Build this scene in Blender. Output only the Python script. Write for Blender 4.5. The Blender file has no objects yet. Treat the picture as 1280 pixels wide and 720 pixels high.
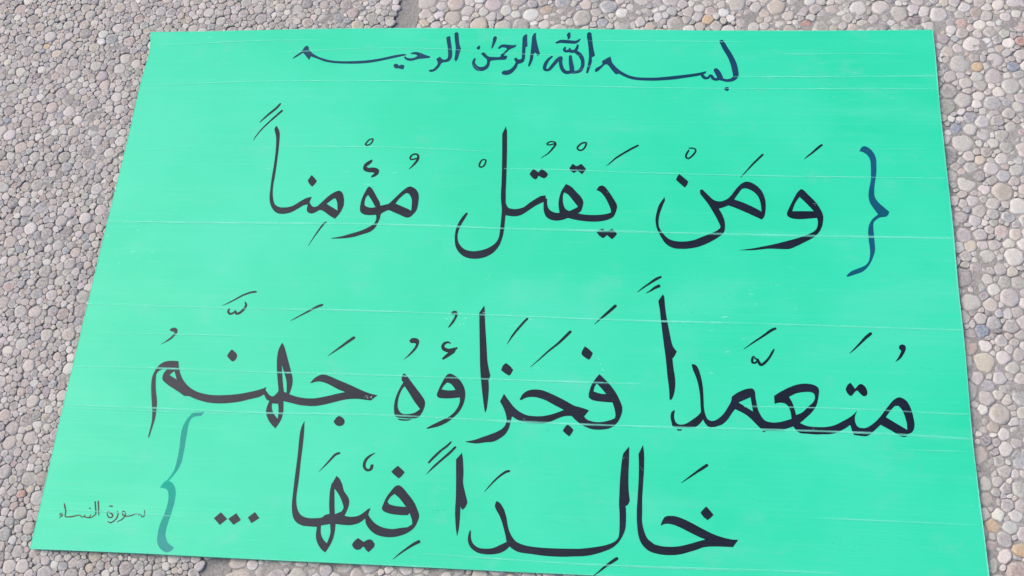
import bpy, math, random
import numpy as np
from mathutils import Matrix, Vector
from mathutils.geometry import delaunay_2d_cdt

C = bpy.context.scene
COL = C.collection
R = math.radians

# ------------------------------------------------------------------ camera
CAM_MATRIX = [[0.993695, -0.021911, 0.109955, 0.146613], [0.064503, 0.913881, -0.400824, -0.538796], [-0.091703, 0.40539, 0.909533, 1.186366], [0.0, 0.0, 0.0, 1.0]]
LENS = 39.825
cam_data = bpy.data.cameras.new("camera")
cam_data.sensor_width = 36.0
cam_data.lens = LENS
cam_data.clip_start = 0.05
cam_data.clip_end = 200.0
cam = bpy.data.objects.new("camera", cam_data)
cam.matrix_world = Matrix(CAM_MATRIX)
COL.objects.link(cam)
C.camera = cam

# ------------------------------------------------------------------ sky, sun, exposure
SUN_ELEV, SUN_ROT = 54.0, -72.0          # degrees; sun behind thin cloud, far left of the sheet
world = bpy.data.worlds.new("World")
C.world = world
world.use_nodes = True
wn = world.node_tree.nodes
bg = wn.get("Background") or wn.new("ShaderNodeBackground")
sky = wn.new("ShaderNodeTexSky")
sky.sky_type = 'NISHITA'
sky.sun_disc = False
sky.sun_elevation = R(SUN_ELEV)
sky.sun_rotation = R(SUN_ROT)
sky.dust_density = 3.0
sky.air_density = 1.0
sky.ozone_density = 1.0
world.node_tree.links.new(sky.outputs[0], bg.inputs[0])
bg.inputs[1].default_value = 0.12
sun_data = bpy.data.lights.new("sun", 'SUN')
sun_data.energy = 1.5
sun_data.angle = R(42)
sun_data.color = (1.0, 0.93, 0.85)
sun = bpy.data.objects.new("sun", sun_data)
sd = Vector((math.sin(R(SUN_ROT)) * math.cos(R(SUN_ELEV)), math.cos(R(SUN_ROT)) * math.cos(R(SUN_ELEV)), math.sin(R(SUN_ELEV))))
sun.rotation_euler = sd.to_track_quat('Z', 'Y').to_euler()
COL.objects.link(sun)
C.view_settings.view_transform = 'Standard'
C.view_settings.look = 'None'
C.view_settings.exposure = 0.54
C.view_settings.gamma = 1.0

# ------------------------------------------------------------------ helpers
ZB = 0.0062                               # height of the sheet's upper face

def zoff(x, y):                           # gentle waviness of the thin plastic
    return 0.0007 * np.sin(5.2 * x + 1.0) * np.cos(6.5 * y - .4) + 0.0005 * np.sin(11 * y + 2.2 * x + .7)

def tag(o, label=None, cat=None, group=None, kind=None):
    for k, v in (("label", label), ("category", cat), ("group", group), ("kind", kind)):
        if v:
            o[k] = v
    return o

def link(name, me, mat=None, parent=None):
    o = bpy.data.objects.new(name, me)
    COL.objects.link(o)
    if mat:
        me.materials.append(mat)
    if parent:
        o.parent = parent
    return o

def empty(name, loc=(0, 0, 0), parent=None):
    o = bpy.data.objects.new(name, None)
    o.empty_display_size = .05
    o.location = loc
    COL.objects.link(o)
    if parent:
        o.parent = parent
    return o

class Nodes:
    def __init__(self, name):
        self.m = bpy.data.materials.new(name)
        self.m.use_nodes = True
        self.t = self.m.node_tree
        self.b = self.t.nodes["Principled BSDF"]
        self.out = self.t.nodes["Material Output"]
    def n(self, kind, **kw):
        x = self.t.nodes.new(kind)
        for k, v in kw.items():
            setattr(x, k, v)
        return x
    def l(self, a, b):
        self.t.links.new(a, b)
    def noise(self, vec, scale, detail=3, rough=.55, mapping=None):
        x = self.n("ShaderNodeTexNoise")
        x.inputs["Scale"].default_value = scale
        x.inputs["Detail"].default_value = detail
        x.inputs["Roughness"].default_value = rough
        if mapping:
            mp = self.n("ShaderNodeMapping")
            mp.inputs["Scale"].default_value = mapping
            self.l(vec, mp.inputs[0])
            vec = mp.outputs[0]
        self.l(vec, x.inputs["Vector"])
        return x.outputs["Fac"]
    def ramp(self, fac, stops):
        r = self.n("ShaderNodeValToRGB")
        e = r.color_ramp.elements
        while len(e) < len(stops):
            e.new(.5)
        for i, (p, c) in enumerate(stops):
            e[i].position = p
            e[i].color = (*c, 1) if len(c) == 3 else c
        self.l(fac, r.inputs[0])
        return r.outputs[0]
    def mix(self, fac, a, b, blend='MIX'):
        x = self.n("ShaderNodeMix", data_type='RGBA', blend_type=blend)
        for s, v in ((x.inputs[0], fac), (x.inputs[6], a), (x.inputs[7], b)):
            if hasattr(v, "is_linked"):
                self.l(v, s)
            elif isinstance(v, (int, float)):
                s.default_value = v
            else:
                s.default_value = (*v, 1)
        return x.outputs[2]
    def math(self, op, a, b=0.0):
        x = self.n("ShaderNodeMath", operation=op)
        for s, v in ((x.inputs[0], a), (x.inputs[1], b)):
            if hasattr(v, "is_linked"):
                self.l(v, s)
            else:
                s.default_value = v
        return x.outputs[0]
    def bump(self, h, strength, dist, prev=None):
        x = self.n("ShaderNodeBump")
        x.inputs["Strength"].default_value = strength
        x.inputs["Distance"].default_value = dist
        self.l(h, x.inputs["Height"])
        if prev:
            self.l(prev, x.inputs["Normal"])
        return x.outputs[0]
    def coord(self):
        return self.n("ShaderNodeTexCoord").outputs["Object"]

def flute_height(N, co):                  # washboard of the flutes telegraphing through the skin
    sx = N.n("ShaderNodeSeparateXYZ")
    N.l(co, sx.inputs[0])
    return N.math('SINE', N.math('MULTIPLY', sx.outputs[1], 2 * math.pi / 0.0033))

# ------------------------------------------------------------------ materials
def mat_plastic():
    N = Nodes("green_plastic")
    co = N.coord()
    big = N.noise(co, 3.5, 4, .6)
    smear = N.noise(co, 9.0, 5, .7, mapping=(.35, 1.6, 1))
    c = N.mix(N.ramp(big, [(.42, (0, 0, 0)), (.60, (1, 1, 1))]), BOARD_A, BOARD_B)
    # pale rubbed smears
    sm = N.ramp(smear, [(.52, (0, 0, 0)), (.78, (1, 1, 1))])
    c = N.mix(N.math('MULTIPLY', sm, .34), c, (.13, .62, .45))
    # hairline ribbing along the flutes
    rb = N.ramp(N.noise(co, 4, 4, .7, mapping=(.22, 75, 1)), [(.50, (0, 0, 0)), (.68, (1, 1, 1))])
    c = N.mix(N.math('MULTIPLY', rb, .10), c, (.12, .70, .52))
    pk = N.ramp(N.noise(co, 17, 5, .75, mapping=(.8, 1.2, 1)), [(.56, (0, 0, 0)), (.70, (1, 1, 1))])
    c = N.mix(N.math('MULTIPLY', pk, .30), c, (.13, .56, .40))
    # dark fly-speck dirt gathered in patches
    v = N.n("ShaderNodeTexVoronoi")
    v.inputs["Scale"].default_value = 120
    N.l(co, v.inputs["Vector"])
    spk = N.ramp(v.outputs["Distance"], [(.05, (1, 1, 1)), (.16, (0, 0, 0))])
    patch = N.ramp(N.noise(co, 7, 3, .6), [(.60, (0, 0, 0)), (.70, (1, 1, 1))])
    c = N.mix(N.math('MULTIPLY', N.math('MULTIPLY', spk, patch), .42), c, (.01, .30, .20))
    # pale scuff flecks
    f = N.noise(co, 160, 2, .5, mapping=(.4, 1.5, 1))
    fp = N.ramp(N.noise(co, 5.3, 2, .5), [(.58, (0, 0, 0)), (.70, (1, 1, 1))])
    ff = N.ramp(f, [(.66, (0, 0, 0)), (.74, (1, 1, 1))])
    c = N.mix(N.math('MULTIPLY', N.math('MULTIPLY', ff, fp), .35), c, (.35, .8, .66))
    N.l(c, N.b.inputs["Base Color"])
    N.l(N.ramp(smear, [(.3, (.36,) * 3), (.75, (.52,) * 3)]), N.b.inputs["Roughness"])
    N.b.inputs["IOR"].default_value = 1.49
    b = N.bump(flute_height(N, co), .035, .0003)
    b = N.bump(N.noise(co, 14, 4, .6, mapping=(.5, 2.2, 1)), .25, .002, b)
    N.b.inputs['Specular IOR Level'].default_value = .30
    N.l(b, N.b.inputs["Normal"])
    return N.m

def mat_ink(name, dark, light, rough=.36):
    N = Nodes(name)
    co = N.coord()
    streak = N.noise(co, 60, 4, .65, mapping=(.5, 5, 1))
    blot = N.noise(co, 22, 3, .6)
    c = N.mix(N.ramp(blot, [(.35, (0, 0, 0)), (.7, (1, 1, 1))]), dark, light)
    c = N.mix(N.math('MULTIPLY', N.ramp(streak, [(.5, (0, 0, 0)), (.72, (1, 1, 1))]), .30), c, tuple(v * 1.9 + .004 for v in light))
    fl = flute_height(N, co)
    c = N.mix(N.math('MULTIPLY', N.ramp(fl, [(.3, (0, 0, 0)), (1.0, (1, 1, 1))]), .45), c, tuple(v * .45 for v in dark))
    N.l(c, N.b.inputs["Base Color"])
    N.b.inputs["Roughness"].default_value = rough
    N.l(N.bump(fl, .05, .0003), N.b.inputs["Normal"])
    N.b.inputs['Specular IOR Level'].default_value = .20
    return N.m

def mat_dye(name, col, tint, opacity, var):
    """thin translucent marker dye: part of the light passes through to the plastic below"""
    N = Nodes(name)
    co = N.coord()
    n = N.noise(co, 16, 3, .6, mapping=(1, 1.2, 1))
    N.b.inputs["Base Color"].default_value = (*col, 1)
    N.b.inputs["Roughness"].default_value = .42
    N.b.inputs['Specular IOR Level'].default_value = .3
    tr = N.n("ShaderNodeBsdfTransparent")
    tr.inputs[0].default_value = (*tint, 1)
    mx = N.n("ShaderNodeMixShader")
    N.l(N.ramp(n, [(.35, (max(0, opacity - var),) * 3), (.68, (min(1, opacity + var),) * 3)]), mx.inputs[0])
    N.l(tr.outputs[0], mx.inputs[1])
    N.l(N.b.outputs[0], mx.inputs[2])
    N.l(mx.outputs[0], N.out.inputs["Surface"])
    return N.m

def mat_crease():
    N = Nodes("crease_whitening")
    co = N.coord()
    n = N.noise(co, 18, 3, .6, mapping=(1, .3, 1))
    at = N.n("ShaderNodeAttribute", attribute_name="core")
    N.b.inputs["Base Color"].default_value = (.25, .90, .70, 1)
    N.b.inputs["Roughness"].default_value = .5
    N.b.inputs["Specular IOR Level"].default_value = .3
    N.l(N.bump(at.outputs["Fac"], .8, .0006), N.b.inputs["Normal"])
    tr = N.n("ShaderNodeBsdfTransparent")
    mx = N.n("ShaderNodeMixShader")
    N.l(N.math('MULTIPLY', at.outputs["Fac"], N.ramp(n, [(.30, (.18,) * 3), (.66, (.58,) * 3)])), mx.inputs[0])
    N.l(tr.outputs[0], mx.inputs[1])
    N.l(N.b.outputs[0], mx.inputs[2])
    N.l(mx.outputs[0], N.out.inputs["Surface"])
    return N.m

def mat_cement(name, a, b):
    N = Nodes(name)
    co = N.coord()
    n1 = N.noise(co, 9, 5, .65)
    n2 = N.noise(co, 420, 4, .7)
    c = N.mix(N.ramp(n1, [(.35, (0, 0, 0)), (.7, (1, 1, 1))]), a, b)
    c = N.mix(N.math('MULTIPLY', N.ramp(n2, [(.42, (1, 1, 1)), (.6, (0, 0, 0))]), .45), c, tuple(v * .45 for v in a))
    N.l(c, N.b.inputs["Base Color"])
    N.b.inputs["Roughness"].default_value = .9
    N.b.inputs["Specular IOR Level"].default_value = .25
    gv = N.n('ShaderNodeTexVoronoi')
    gv.inputs['Scale'].default_value = 480
    N.l(co, gv.inputs['Vector'])
    hs = N.n('ShaderNodeHueSaturation')
    hs.inputs['Saturation'].default_value = .12
    N.l(gv.outputs['Color'], hs.inputs['Color'])
    c = N.mix(.55, c, N.mix(1.0, c, N.mix(.5, hs.outputs[0], (.8, .8, .8)), 'MULTIPLY'))
    N.l(c, N.b.inputs['Base Color'])
    b_ = N.bump(n2, .7, .0012)
    b_ = N.bump(N.noise(co, 130, 3, .6), .6, .003, b_)
    N.l(b_, N.b.inputs["Normal"])
    return N.m

def mat_pebble():
    N = Nodes("river_pebble")
    co = N.coord()
    at = N.n("ShaderNodeAttribute", attribute_name="tint")
    rim = N.n("ShaderNodeAttribute", attribute_name="rim")
    n1 = N.noise(co, 330, 4, .65)
    n2 = N.noise(co, 1100, 3, .7)
    n3 = N.noise(co, 150, 3, .6)
    c = N.mix(N.math('MULTIPLY', N.ramp(n1, [(.43, (0, 0, 0)), (.56, (1, 1, 1))]), .7), at.outputs["Color"],
              N.mix(.6, at.outputs["Color"], (.62, .56, .53)))
    c = N.mix(N.math('MULTIPLY', N.ramp(n2, [(.40, (1, 1, 1)), (.54, (0, 0, 0))]), .42), c,
              N.mix(.7, at.outputs["Color"], (.07, .06, .06)))
    # pale cement film left round the shoulders of the stones
    dust = N.math('MULTIPLY', rim.outputs["Fac"], N.ramp(n3, [(.36, (.2,) * 3), (.60, (1, 1, 1))]))
    c = N.mix(N.math('MULTIPLY', dust, .85), c, (.66, .62, .59))
    N.l(c, N.b.inputs["Base Color"])
    N.b.inputs["Roughness"].default_value = .62
    N.b.inputs["Specular IOR Level"].default_value = .35
    b = N.bump(n1, .8, .0012)
    b = N.bump(n2, .4, .0003, b)
    N.l(b, N.b.inputs["Normal"])
    return N.m

BOARD_A, BOARD_B = (.018, .590, .326), (.034, .615, .362)
M_BOARD = mat_plastic()
M_DARK = mat_ink("dark_marker_ink", (.0045, .0085, .019), (.0085, .0135, .032))
M_FILM = mat_ink("thin_ink_film", (.002, .013, .016), (.003, .019, .022))
M_THIN = mat_ink("thin_pen_ink", (.012, .016, .016), (.030, .026, .024))
M_BLUE = mat_dye("blue_marker_dye", (.001, .044, .108), (.02, .38, .52), .74, .20)
M_BLUE2 = mat_dye("blue_bracket_dye", (.003, .085, .175), (.05, .50, .66), .72, .24)
M_TEAL = mat_dye("faded_teal_dye", (.012, .31, .30), (.36, .82, .86), .42, .26)
M_CREASE = mat_crease()
M_CEM_L = mat_cement("grey_cement_fine", (.34, .318, .295), (.45, .42, .39))
M_CEM_R = mat_cement("grey_cement_coarse", (.385, .358, .33), (.485, .453, .42))
M_JOINT = mat_cement("joint_mortar", (.33, .31, .29), (.41, .385, .36))
M_PEB = mat_pebble()

# ------------------------------------------------------------------ traced data: millimetres on the sheet, '*' marks a sharp corner
LINES = [
  ('blue', [
    [
      ('P', ['-300.8,297.2* -299.2,299.8 -294.6,304.2 -290.2,308.5 -287.5,314.8 -284.3,317.4* -282.2,315.1 -281.3,311.2 -283.0,306.5 -286.0,304.2 -288.2,305.7 -293.5,301.4 -297.1,298.7 -300.8,296.7']),
      ('P', ['-288.0,306.0* -283.9,312.7 -280.2,310.1 -275.6,305.4 -267.6,300.3 -257.9,296.4 -247.0,293.8 -233.8,292.9 -220.8,293.1 -206.5,294.0 -193.7,295.7 -181.0,298.5 -169.7,301.7 -160.8,303.5 -154.4,304.3* -152.2,302.3* -156.6,301.1 -168.0,298.0 -180.6,294.6 -193.2,291.7 -206.0,289.8 -220.3,289.1 -233.3,289.4 -246.6,290.3 -257.3,292.4 -267.1,296.4 -274.8,299.5 -276.8,300.3 -278.4,294.6*']),
      ('P', ['-147.6,304.1* -144.9,306.6 -139.8,307.2 -134.4,305.7 -127.7,302.6 -121.3,300.3* -122.1,298.0* -129.1,297.2 -136.7,296.2 -143.0,294.0 -148.1,293.7 -152.8,295.7 -155.1,298.8* -154.0,300.8 -151.9,298.8 -147.2,297.5 -142.1,298.3 -137.9,301.4 -142.0,303.8 -145.5,303.8']),
      ('P', ['-167.4,286.5 -165.1,289.3 -161.7,288.0 -160.2,286.1 -157.8,287.6 -153.8,287.0 -153.2,284.2 -154.2,280.4* -157.7,281.2 -161.1,282.2 -164.3,281.9 -166.4,283.9']),
      ('P', ['-103.5,330.4* -98.5,332.0* -97.0,324.2 -94.8,313.4 -93.3,302.6 -94.5,295.7 -97.8,292.2 -102.8,291.4 -105.9,290.1 -108.3,284.3 -112.9,278.5 -117.5,276.7 -121.0,277.6* -120.3,280.0 -116.0,280.9 -112.5,285.0 -110.7,290.1 -113.3,296.5* -108.7,299.8 -106.1,296.5 -101.9,295.4 -98.8,298.0 -98.7,304.1 -100.3,314.9 -102.0,322.6']),
      ('P', ['-93.4,335.9* -91.2,338.2 -88.3,336.9* -87.1,328.8 -85.4,319.5 -82.8,311.8* -84.4,304.1 -85.4,297.2 -87.8,292.2* -90.0,295.7* -89.6,304.1 -90.0,314.9 -92.0,325.7']),
    ],
    [
      ('P', ['-56.5,304.1* -53.6,306.9 -50.1,303.7 -46.7,300.3 -39.6,299.5 -33.3,299.5 -29.6,301.4 -23.0,301.4* -23.2,297.2 -25.3,295.3 -32.9,295.0 -40.5,294.2 -44.0,292.7 -44.4,287.4 -46.6,282.1 -51.4,278.7 -57.1,278.0 -62.3,280.5 -65.9,285.8 -67.0,291.1 -65.5,296.5 -63.5,298.3* -62.6,296.5 -63.2,291.1 -61.0,287.4 -56.3,284.3 -51.3,285.1 -48.4,288.9 -48.2,295.0 -51.7,298.8']),
      ('P', ['-35.7,312.5* -34.4,315.6 -30.1,318.7 -23.1,318.2 -16.7,317.6 -12.2,318.2* -13.3,314.8 -17.6,312.5 -21.3,310.2 -24.8,305.6 -27.1,301.8* -30.8,300.7 -31.6,302.6 -27.4,307.2 -23.9,311.8 -27.9,314.1 -31.7,313.6 -33.5,311.8']),
      ('P', ['-63.0,313.6 -60.7,316.4 -58.8,317.2* -58.4,311.8 -60.2,310.6 -62.2,311.5']),
      ('P', ['-43.0,328.7 -40.4,331.8 -38.2,330.3 -38.3,325.6 -40.4,318.7 -41.9,314.1 -44.3,311.8* -43.6,318.7 -43.1,324.1']),
      ('P', ['-5.0,330.2 -2.4,333.6 0.4,334.5* 0.9,325.6 1.9,315.6* -0.2,314.8 -0.4,305.6 -0.4,296.5 -2.3,291.2 -5.4,289.7 -8.5,288.9 -10.0,282.9 -15.2,275.3 -21.3,272.3 -27.0,273.1 -28.4,275.3 -26.1,278.6 -20.5,279.5 -15.7,282.9 -12.8,288.1 -11.8,291.9 -14.3,296.5* -11.6,298.8 -8.3,295.7 -4.6,297.2 -4.5,305.6 -4.9,316.3 -5.0,324.0']),
      ('P', ['6.8,330.2 9.0,335.6 11.5,336.7* 12.2,328.6 14.5,317.8 18.4,304.1* 15.4,300.7* 12.2,306.4 10.3,302.6 10.0,296.5 7.9,288.9 5.4,284.1* 4.3,286.6 5.7,295.0 6.2,304.1 6.6,316.3 6.8,325.5']),
    ],
    [
      ('P', ['76.3,334.6 79.0,337.7 81.6,336.4 82.9,328.4 84.6,316.2 87.6,301.8* 85.2,299.5* 83.7,298.8 84.0,292.0 82.0,283.0 79.6,274.7* 77.4,275.5 78.3,283.0 79.6,292.0 79.8,304.0 78.2,319.3 76.9,326.9']),
      ('S', ['33.7,300.3,1.94 29.6,295.7,3.04 26.2,288.9,3.58 25.3,282.1,3.57 27.9,279.6,3.02 31.6,281.1,3.29 36.8,288.9,3.85 42.1,296.5,3.86 45.4,298.8,3.04 44.9,291.2,3.58 47.2,282.2,3.84 51.2,276.9,4.10 56.2,276.3,4.10 59.8,278.4,3.82']),
      ('S', ['56.8,300.7,3.03 57.7,292.0,4.12 59.1,284.4,4.66 59.8,278.4,4.64']),
      ('S', ['58.7,276.6,3.28 64.3,276.7,3.55 69.8,279.2,3.82 72.6,286.0,3.56 72.2,295.0,3.84 68.8,302.5,4.41 64.6,306.3,4.14']),
      ('S', ['49.7,313.8,1.94 48.6,310.5,3.05 51.0,308.0,3.05 54.7,308.9,3.60 58.5,307.9,3.87 62.3,308.6,3.59 64.6,313.2,2.77 65.3,317.5,1.94']),
      ('S', ['55.6,312.4,1.66 55.0,308.9,2.77']),
      ('S', ['38.4,321.2,2.23 44.0,323.2,3.90 52.8,322.7,4.18 61.7,322.0,3.61 65.4,323.9,2.78 67.8,326.6,1.39']),
      ('S', ['53.8,335.4,2.80 53.0,332.8,3.63 54.0,330.0,3.07 52.7,326.7,1.12']),
    ],
    [
      ('P', ['88.1,279.7 90.1,283.3 94.4,286.0 97.4,289.3 96.4,292.7 102.1,297.7 107.0,300.3* 108.0,296.2 109.3,291.2 113.2,285.7 117.8,280.8 124.4,275.6 131.8,271.7 141.7,269.2 155.2,268.7 167.4,269.1 179.6,270.5 193.0,272.3 207.6,274.4 218.6,276.6 224.6,278.4* 224.4,275.2* 218.6,272.6 210.1,270.4 197.9,268.2 185.8,266.1 173.6,264.9 161.4,264.1 149.2,264.4 139.3,265.2 130.7,267.4 123.2,271.1 117.6,274.5 114.6,273.2* 110.1,278.5 104.3,287.2 100.7,288.2 96.3,283.0 92.1,278.2 88.7,277.0']),
      ('S', ['219.8,273.1,2.94 222.2,269.1,3.47 225.2,268.0,2.93 227.6,269.1,2.66 229.5,272.5,1.87 231.3,271.4,2.93 233.1,267.7,3.46 236.7,266.1,3.19 240.3,267.7,3.99']),
      ('S', ['236.8,279.9,4.81 239.4,275.0,5.60 241.5,269.9,5.32 243.0,267.0,4.25']),
      ('S', ['244.0,322.5,4.35 248.1,312.9,5.14 254.0,300.9,5.38 258.1,289.1,5.89 260.0,278.8,5.86 260.3,271.4,5.31 256.6,266.3,3.98 249.9,264.7,3.18 243.9,266.3,2.92']),
      ('P', ['246.2,252.4 248.6,255.3 251.6,255.1* 252.2,251.7 250.3,249.3 247.6,250.3']),
    ],
  ]),
  ('dark', [
    [
      ('S', ['-328.7,201.0,0.97 -323.3,208.0,1.81 -316.7,215.4,2.37 -310.5,222.1,2.51 -306.6,228.1,1.96']),
      ('S', ['-332.8,175.0,0.41 -330.6,180.6,1.10 -324.5,191.1,1.38 -317.0,201.1,1.66 -309.4,210.3,2.08 -302.8,218.0,2.23']),
      ('P', ['-306.5,195.9* -302.4,189.8 -300.5,184.0 -299.1,169.5 -298.4,156.6 -297.8,138.2 -297.5,124.1 -297.7,110.2 -296.0,96.4 -292.4,86.2 -286.7,81.7 -279.7,80.9 -270.0,82.8 -261.0,89.3 -254.2,93.9 -247.4,95.9* -249.1,88.5* -246.0,84.0 -242.6,82.1 -238.5,83.5 -233.7,89.0 -226.2,97.6 -219.4,102.9 -214.1,104.6 -210.0,101.6 -207.1,93.4 -206.5,83.9 -209.6,74.4 -214.7,66.5* -221.3,70.2 -229.5,76.1 -234.7,78.1 -239.2,75.3 -243.9,73.2 -249.0,74.5 -251.1,78.5 -250.8,85.3* -255.4,84.3 -261.0,80.4 -267.8,75.6 -273.6,73.2 -280.9,72.0 -288.6,73.9 -295.4,81.3 -299.5,92.2 -300.8,108.8 -301.3,124.1 -301.2,138.2 -302.0,158.0 -303.7,175.3 -306.0,183.9 -308.4,191.2', '-227.8,86.6* -219.5,93.9 -217.6,94.0* -214.7,87.9 -213.1,77.7*']),
      ('P', ['-251.5,126.0* -247.5,121.9 -243.8,117.5* -246.3,112.9 -248.9,109.7* -253.3,114.2 -255.4,118.3* -253.5,122.5']),
      ('S', ['-224.9,62.1,1.03 -227.3,60.0,1.80 -231.3,53.3,1.67 -236.2,43.9,1.15 -242.4,30.4,0.38']),
      ('C', ['-181.2,177.6,1.62 -184.9,177.0,1.62 -188.4,173.0,1.75 -189.5,169.3,1.88 -186.4,168.7,1.61 -182.4,171.9,1.61']),
      ('P', ['-178.8,148.5* -178.1,145.7 -181.9,140.7 -184.7,138.6 -182.6,136.8 -176.5,137.3 -170.7,136.0 -168.2,132.5 -169.2,127.6 -173.1,124.4 -177.3,123.4* -177.3,125.4 -173.7,129.4 -175.7,130.3 -181.9,130.7 -187.2,133.0 -188.8,136.5 -187.6,142.1 -183.1,146.3']),
      ('S', ['-122.8,150.9,1.58 -126.9,149.4,1.72 -130.6,149.0,1.72 -131.9,151.8,1.85 -130.0,155.0,1.85 -126.5,156.7,1.85 -122.8,155.4,2.12 -121.9,151.1,2.38 -123.5,146.2,2.50 -127.3,140.6,1.84 -131.7,135.4,0.52']),
      ('P', ['-177.7,110.9* -174.3,108.2 -168.3,98.7 -163.0,89.9 -161.2,84.8* -154.7,86.6 -151.2,88.0 -143.6,97.0 -136.0,105.9 -130.4,110.8 -127.4,111.5 -121.6,108.8 -117.4,103.4 -115.7,96.0 -116.4,81.1 -120.5,73.7 -124.9,69.6 -129.8,69.9 -136.2,72.8 -145.1,76.7 -150.8,79.0 -154.9,77.2 -159.4,73.8 -160.0,68.4 -162.6,59.7 -165.6,53.6 -171.1,49.3 -178.1,46.6 -188.5,42.9 -199.2,40.9 -216.1,40.0* -216.2,40.6* -204.4,43.1 -193.9,46.6 -182.2,50.7 -173.1,55.5 -166.4,61.0 -164.4,67.0 -165.3,72.6* -172.6,72.0 -180.0,72.8 -184.6,76.1 -185.9,81.5 -185.6,91.0 -183.3,100.6 -179.5,109.9', '-178.0,99.3* -172.3,91.2 -167.1,82.8* -171.3,82.0 -176.3,82.7 -180.2,84.9 -181.3,89.0 -180.3,95.8', '-131.7,102.3 -128.2,101.2 -124.5,95.2 -123.4,87.7 -123.2,78.6* -128.6,81.6 -137.5,85.5 -143.3,88.1* -138.6,95.7']),
    ],
    [
      ('C', ['-38.7,148.9,1.57 -42.8,149.4,1.57 -45.3,145.6,1.70 -46.1,140.7,1.82 -43.2,139.1,1.69 -39.8,142.2,1.69']),
      ('P', ['-17.6,196.7* -15.7,190.3* -13.7,160.6 -11.9,119.1 -11.5,105.5 -10.5,90.7* -7.4,84.7 -1.4,82.8 4.6,83.1 11.5,85.6 18.3,91.8 27.4,98.6 30.9,100.7 36.5,101.4* 36.4,97.8* 38.2,97.0* 38.8,90.1 40.6,84.1 44.9,80.2 49.7,78.5 53.9,78.6* 52.2,88.9 52.4,96.9 54.3,106.4 57.5,113.2 59.7,117.3* 65.8,114.0 72.0,107.3 78.2,100.0 81.2,93.4 80.5,86.7 79.0,81.4 75.6,78.0* 82.7,76.8 92.0,76.3 101.4,76.7 109.5,78.2 114.1,80.0* 113.4,84.6 110.2,92.5 106.5,99.8 101.5,106.4 96.1,109.7* 98.9,114.4 102.4,115.8 106.0,113.9 110.9,107.2 115.9,99.2 120.2,91.3 120.9,86.0 118.8,78.1 116.0,73.4 109.7,70.0 100.5,67.9 90.0,67.5 79.5,68.5 71.2,70.0 64.1,71.9* 57.2,69.1 50.3,68.1 43.1,69.6 38.2,73.4 35.6,79.4 34.7,84.7 34.3,92.7* 26.8,88.5 18.8,82.4 10.9,76.3 5.2,73.6 -1.9,73.1 -9.7,74.3* -9.9,65.4 -10.2,54.9 -11.3,45.7 -14.1,35.3 -18.9,27.4 -25.5,21.5 -33.4,18.1 -43.9,16.9 -53.5,19.0 -61.0,24.7 -65.9,33.0 -67.7,44.7 -67.2,55.2 -64.4,64.5 -60.2,72.6 -56.4,77.3* -54.5,76.0* -58.6,67.3 -62.6,57.9 -64.5,48.7 -63.8,40.9 -60.6,34.4 -54.3,28.7 -45.8,26.7 -36.5,27.7 -27.4,31.1 -19.6,37.1 -15.9,44.3 -14.9,54.8 -14.6,68.0 -14.6,81.2 -16.5,94.6 -17.2,105.4 -17.5,119.0 -18.8,146.6 -21.3,186.0*', '58.1,105.8* 62.7,103.1 69.0,95.2 75.2,86.9* 70.7,83.9 65.5,81.2* 61.3,83.1 58.1,89.0 56.9,97.0 57.1,103.1']),
      ('P', ['19.8,137.6* 23.6,134.6 26.1,132.6* 29.4,138.1* 33.8,134.7 37.6,130.6* 36.0,126.5 33.1,124.4* 28.8,126.4 26.4,128.0 24.8,124.3 22.5,122.9* 18.7,125.6 15.4,130.4* 17.6,134.5']),
      ('P', ['66.6,145.0* 70.6,142.0 72.4,142.0 76.4,145.1* 79.5,142.1 82.7,138.0* 80.4,133.9 78.2,130.9* 74.5,133.8 72.6,135.9 68.6,132.4 64.9,135.1 62.9,138.5 64.6,142.0']),
      ('S', ['43.3,172.7,1.18 40.9,171.9,1.44 36.7,170.9,1.44 34.0,172.3,1.57 37.7,175.4,1.44 42.6,175.2,1.70 44.5,172.4,2.09 42.3,167.4,1.95 36.1,159.0,1.30 28.0,152.6,0.39']),
      ('C', ['81.6,174.1,1.82 76.5,173.8,1.69 72.4,169.8,1.82 71.1,166.3,1.69 74.5,163.6,1.68 79.2,166.4,1.69']),
      ('S', ['143.6,171.3,1.80 136.6,167.0,2.06 127.2,160.6,1.93 117.9,153.6,1.67 112.1,147.7,1.15 106.9,142.7,0.38']),
      ('P', ['104.9,58.8* 108.4,55.7 111.3,55.7 115.9,58.7* 118.8,55.8 121.8,52.3* 119.1,48.1 116.3,45.2* 112.7,48.0 110.3,50.5 108.7,48.5 105.6,46.2* 101.1,49.7 98.1,53.9* 100.9,56.8']),
    ],
    [
      ('S', ['203.8,165.0,1.66 201.2,160.1,1.91 200.6,155.7,1.91 203.6,153.9,1.78 208.3,158.1,1.78 211.8,163.7,1.78 211.2,167.1,1.53 207.7,168.2,1.53 204.4,168.2,1.28']),
      ('S', ['290.1,160.2,2.02 283.5,152.9,2.01 277.5,146.0,1.76 271.6,138.5,1.25 266.8,132.6,0.87 263.9,128.9,0.30']),
      ('P', ['192.7,132.6* 197.2,128.6 203.3,122.7* 201.9,117.9 199.3,114.3* 194.3,119.2 189.1,124.5* 190.2,128.5']),
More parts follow.
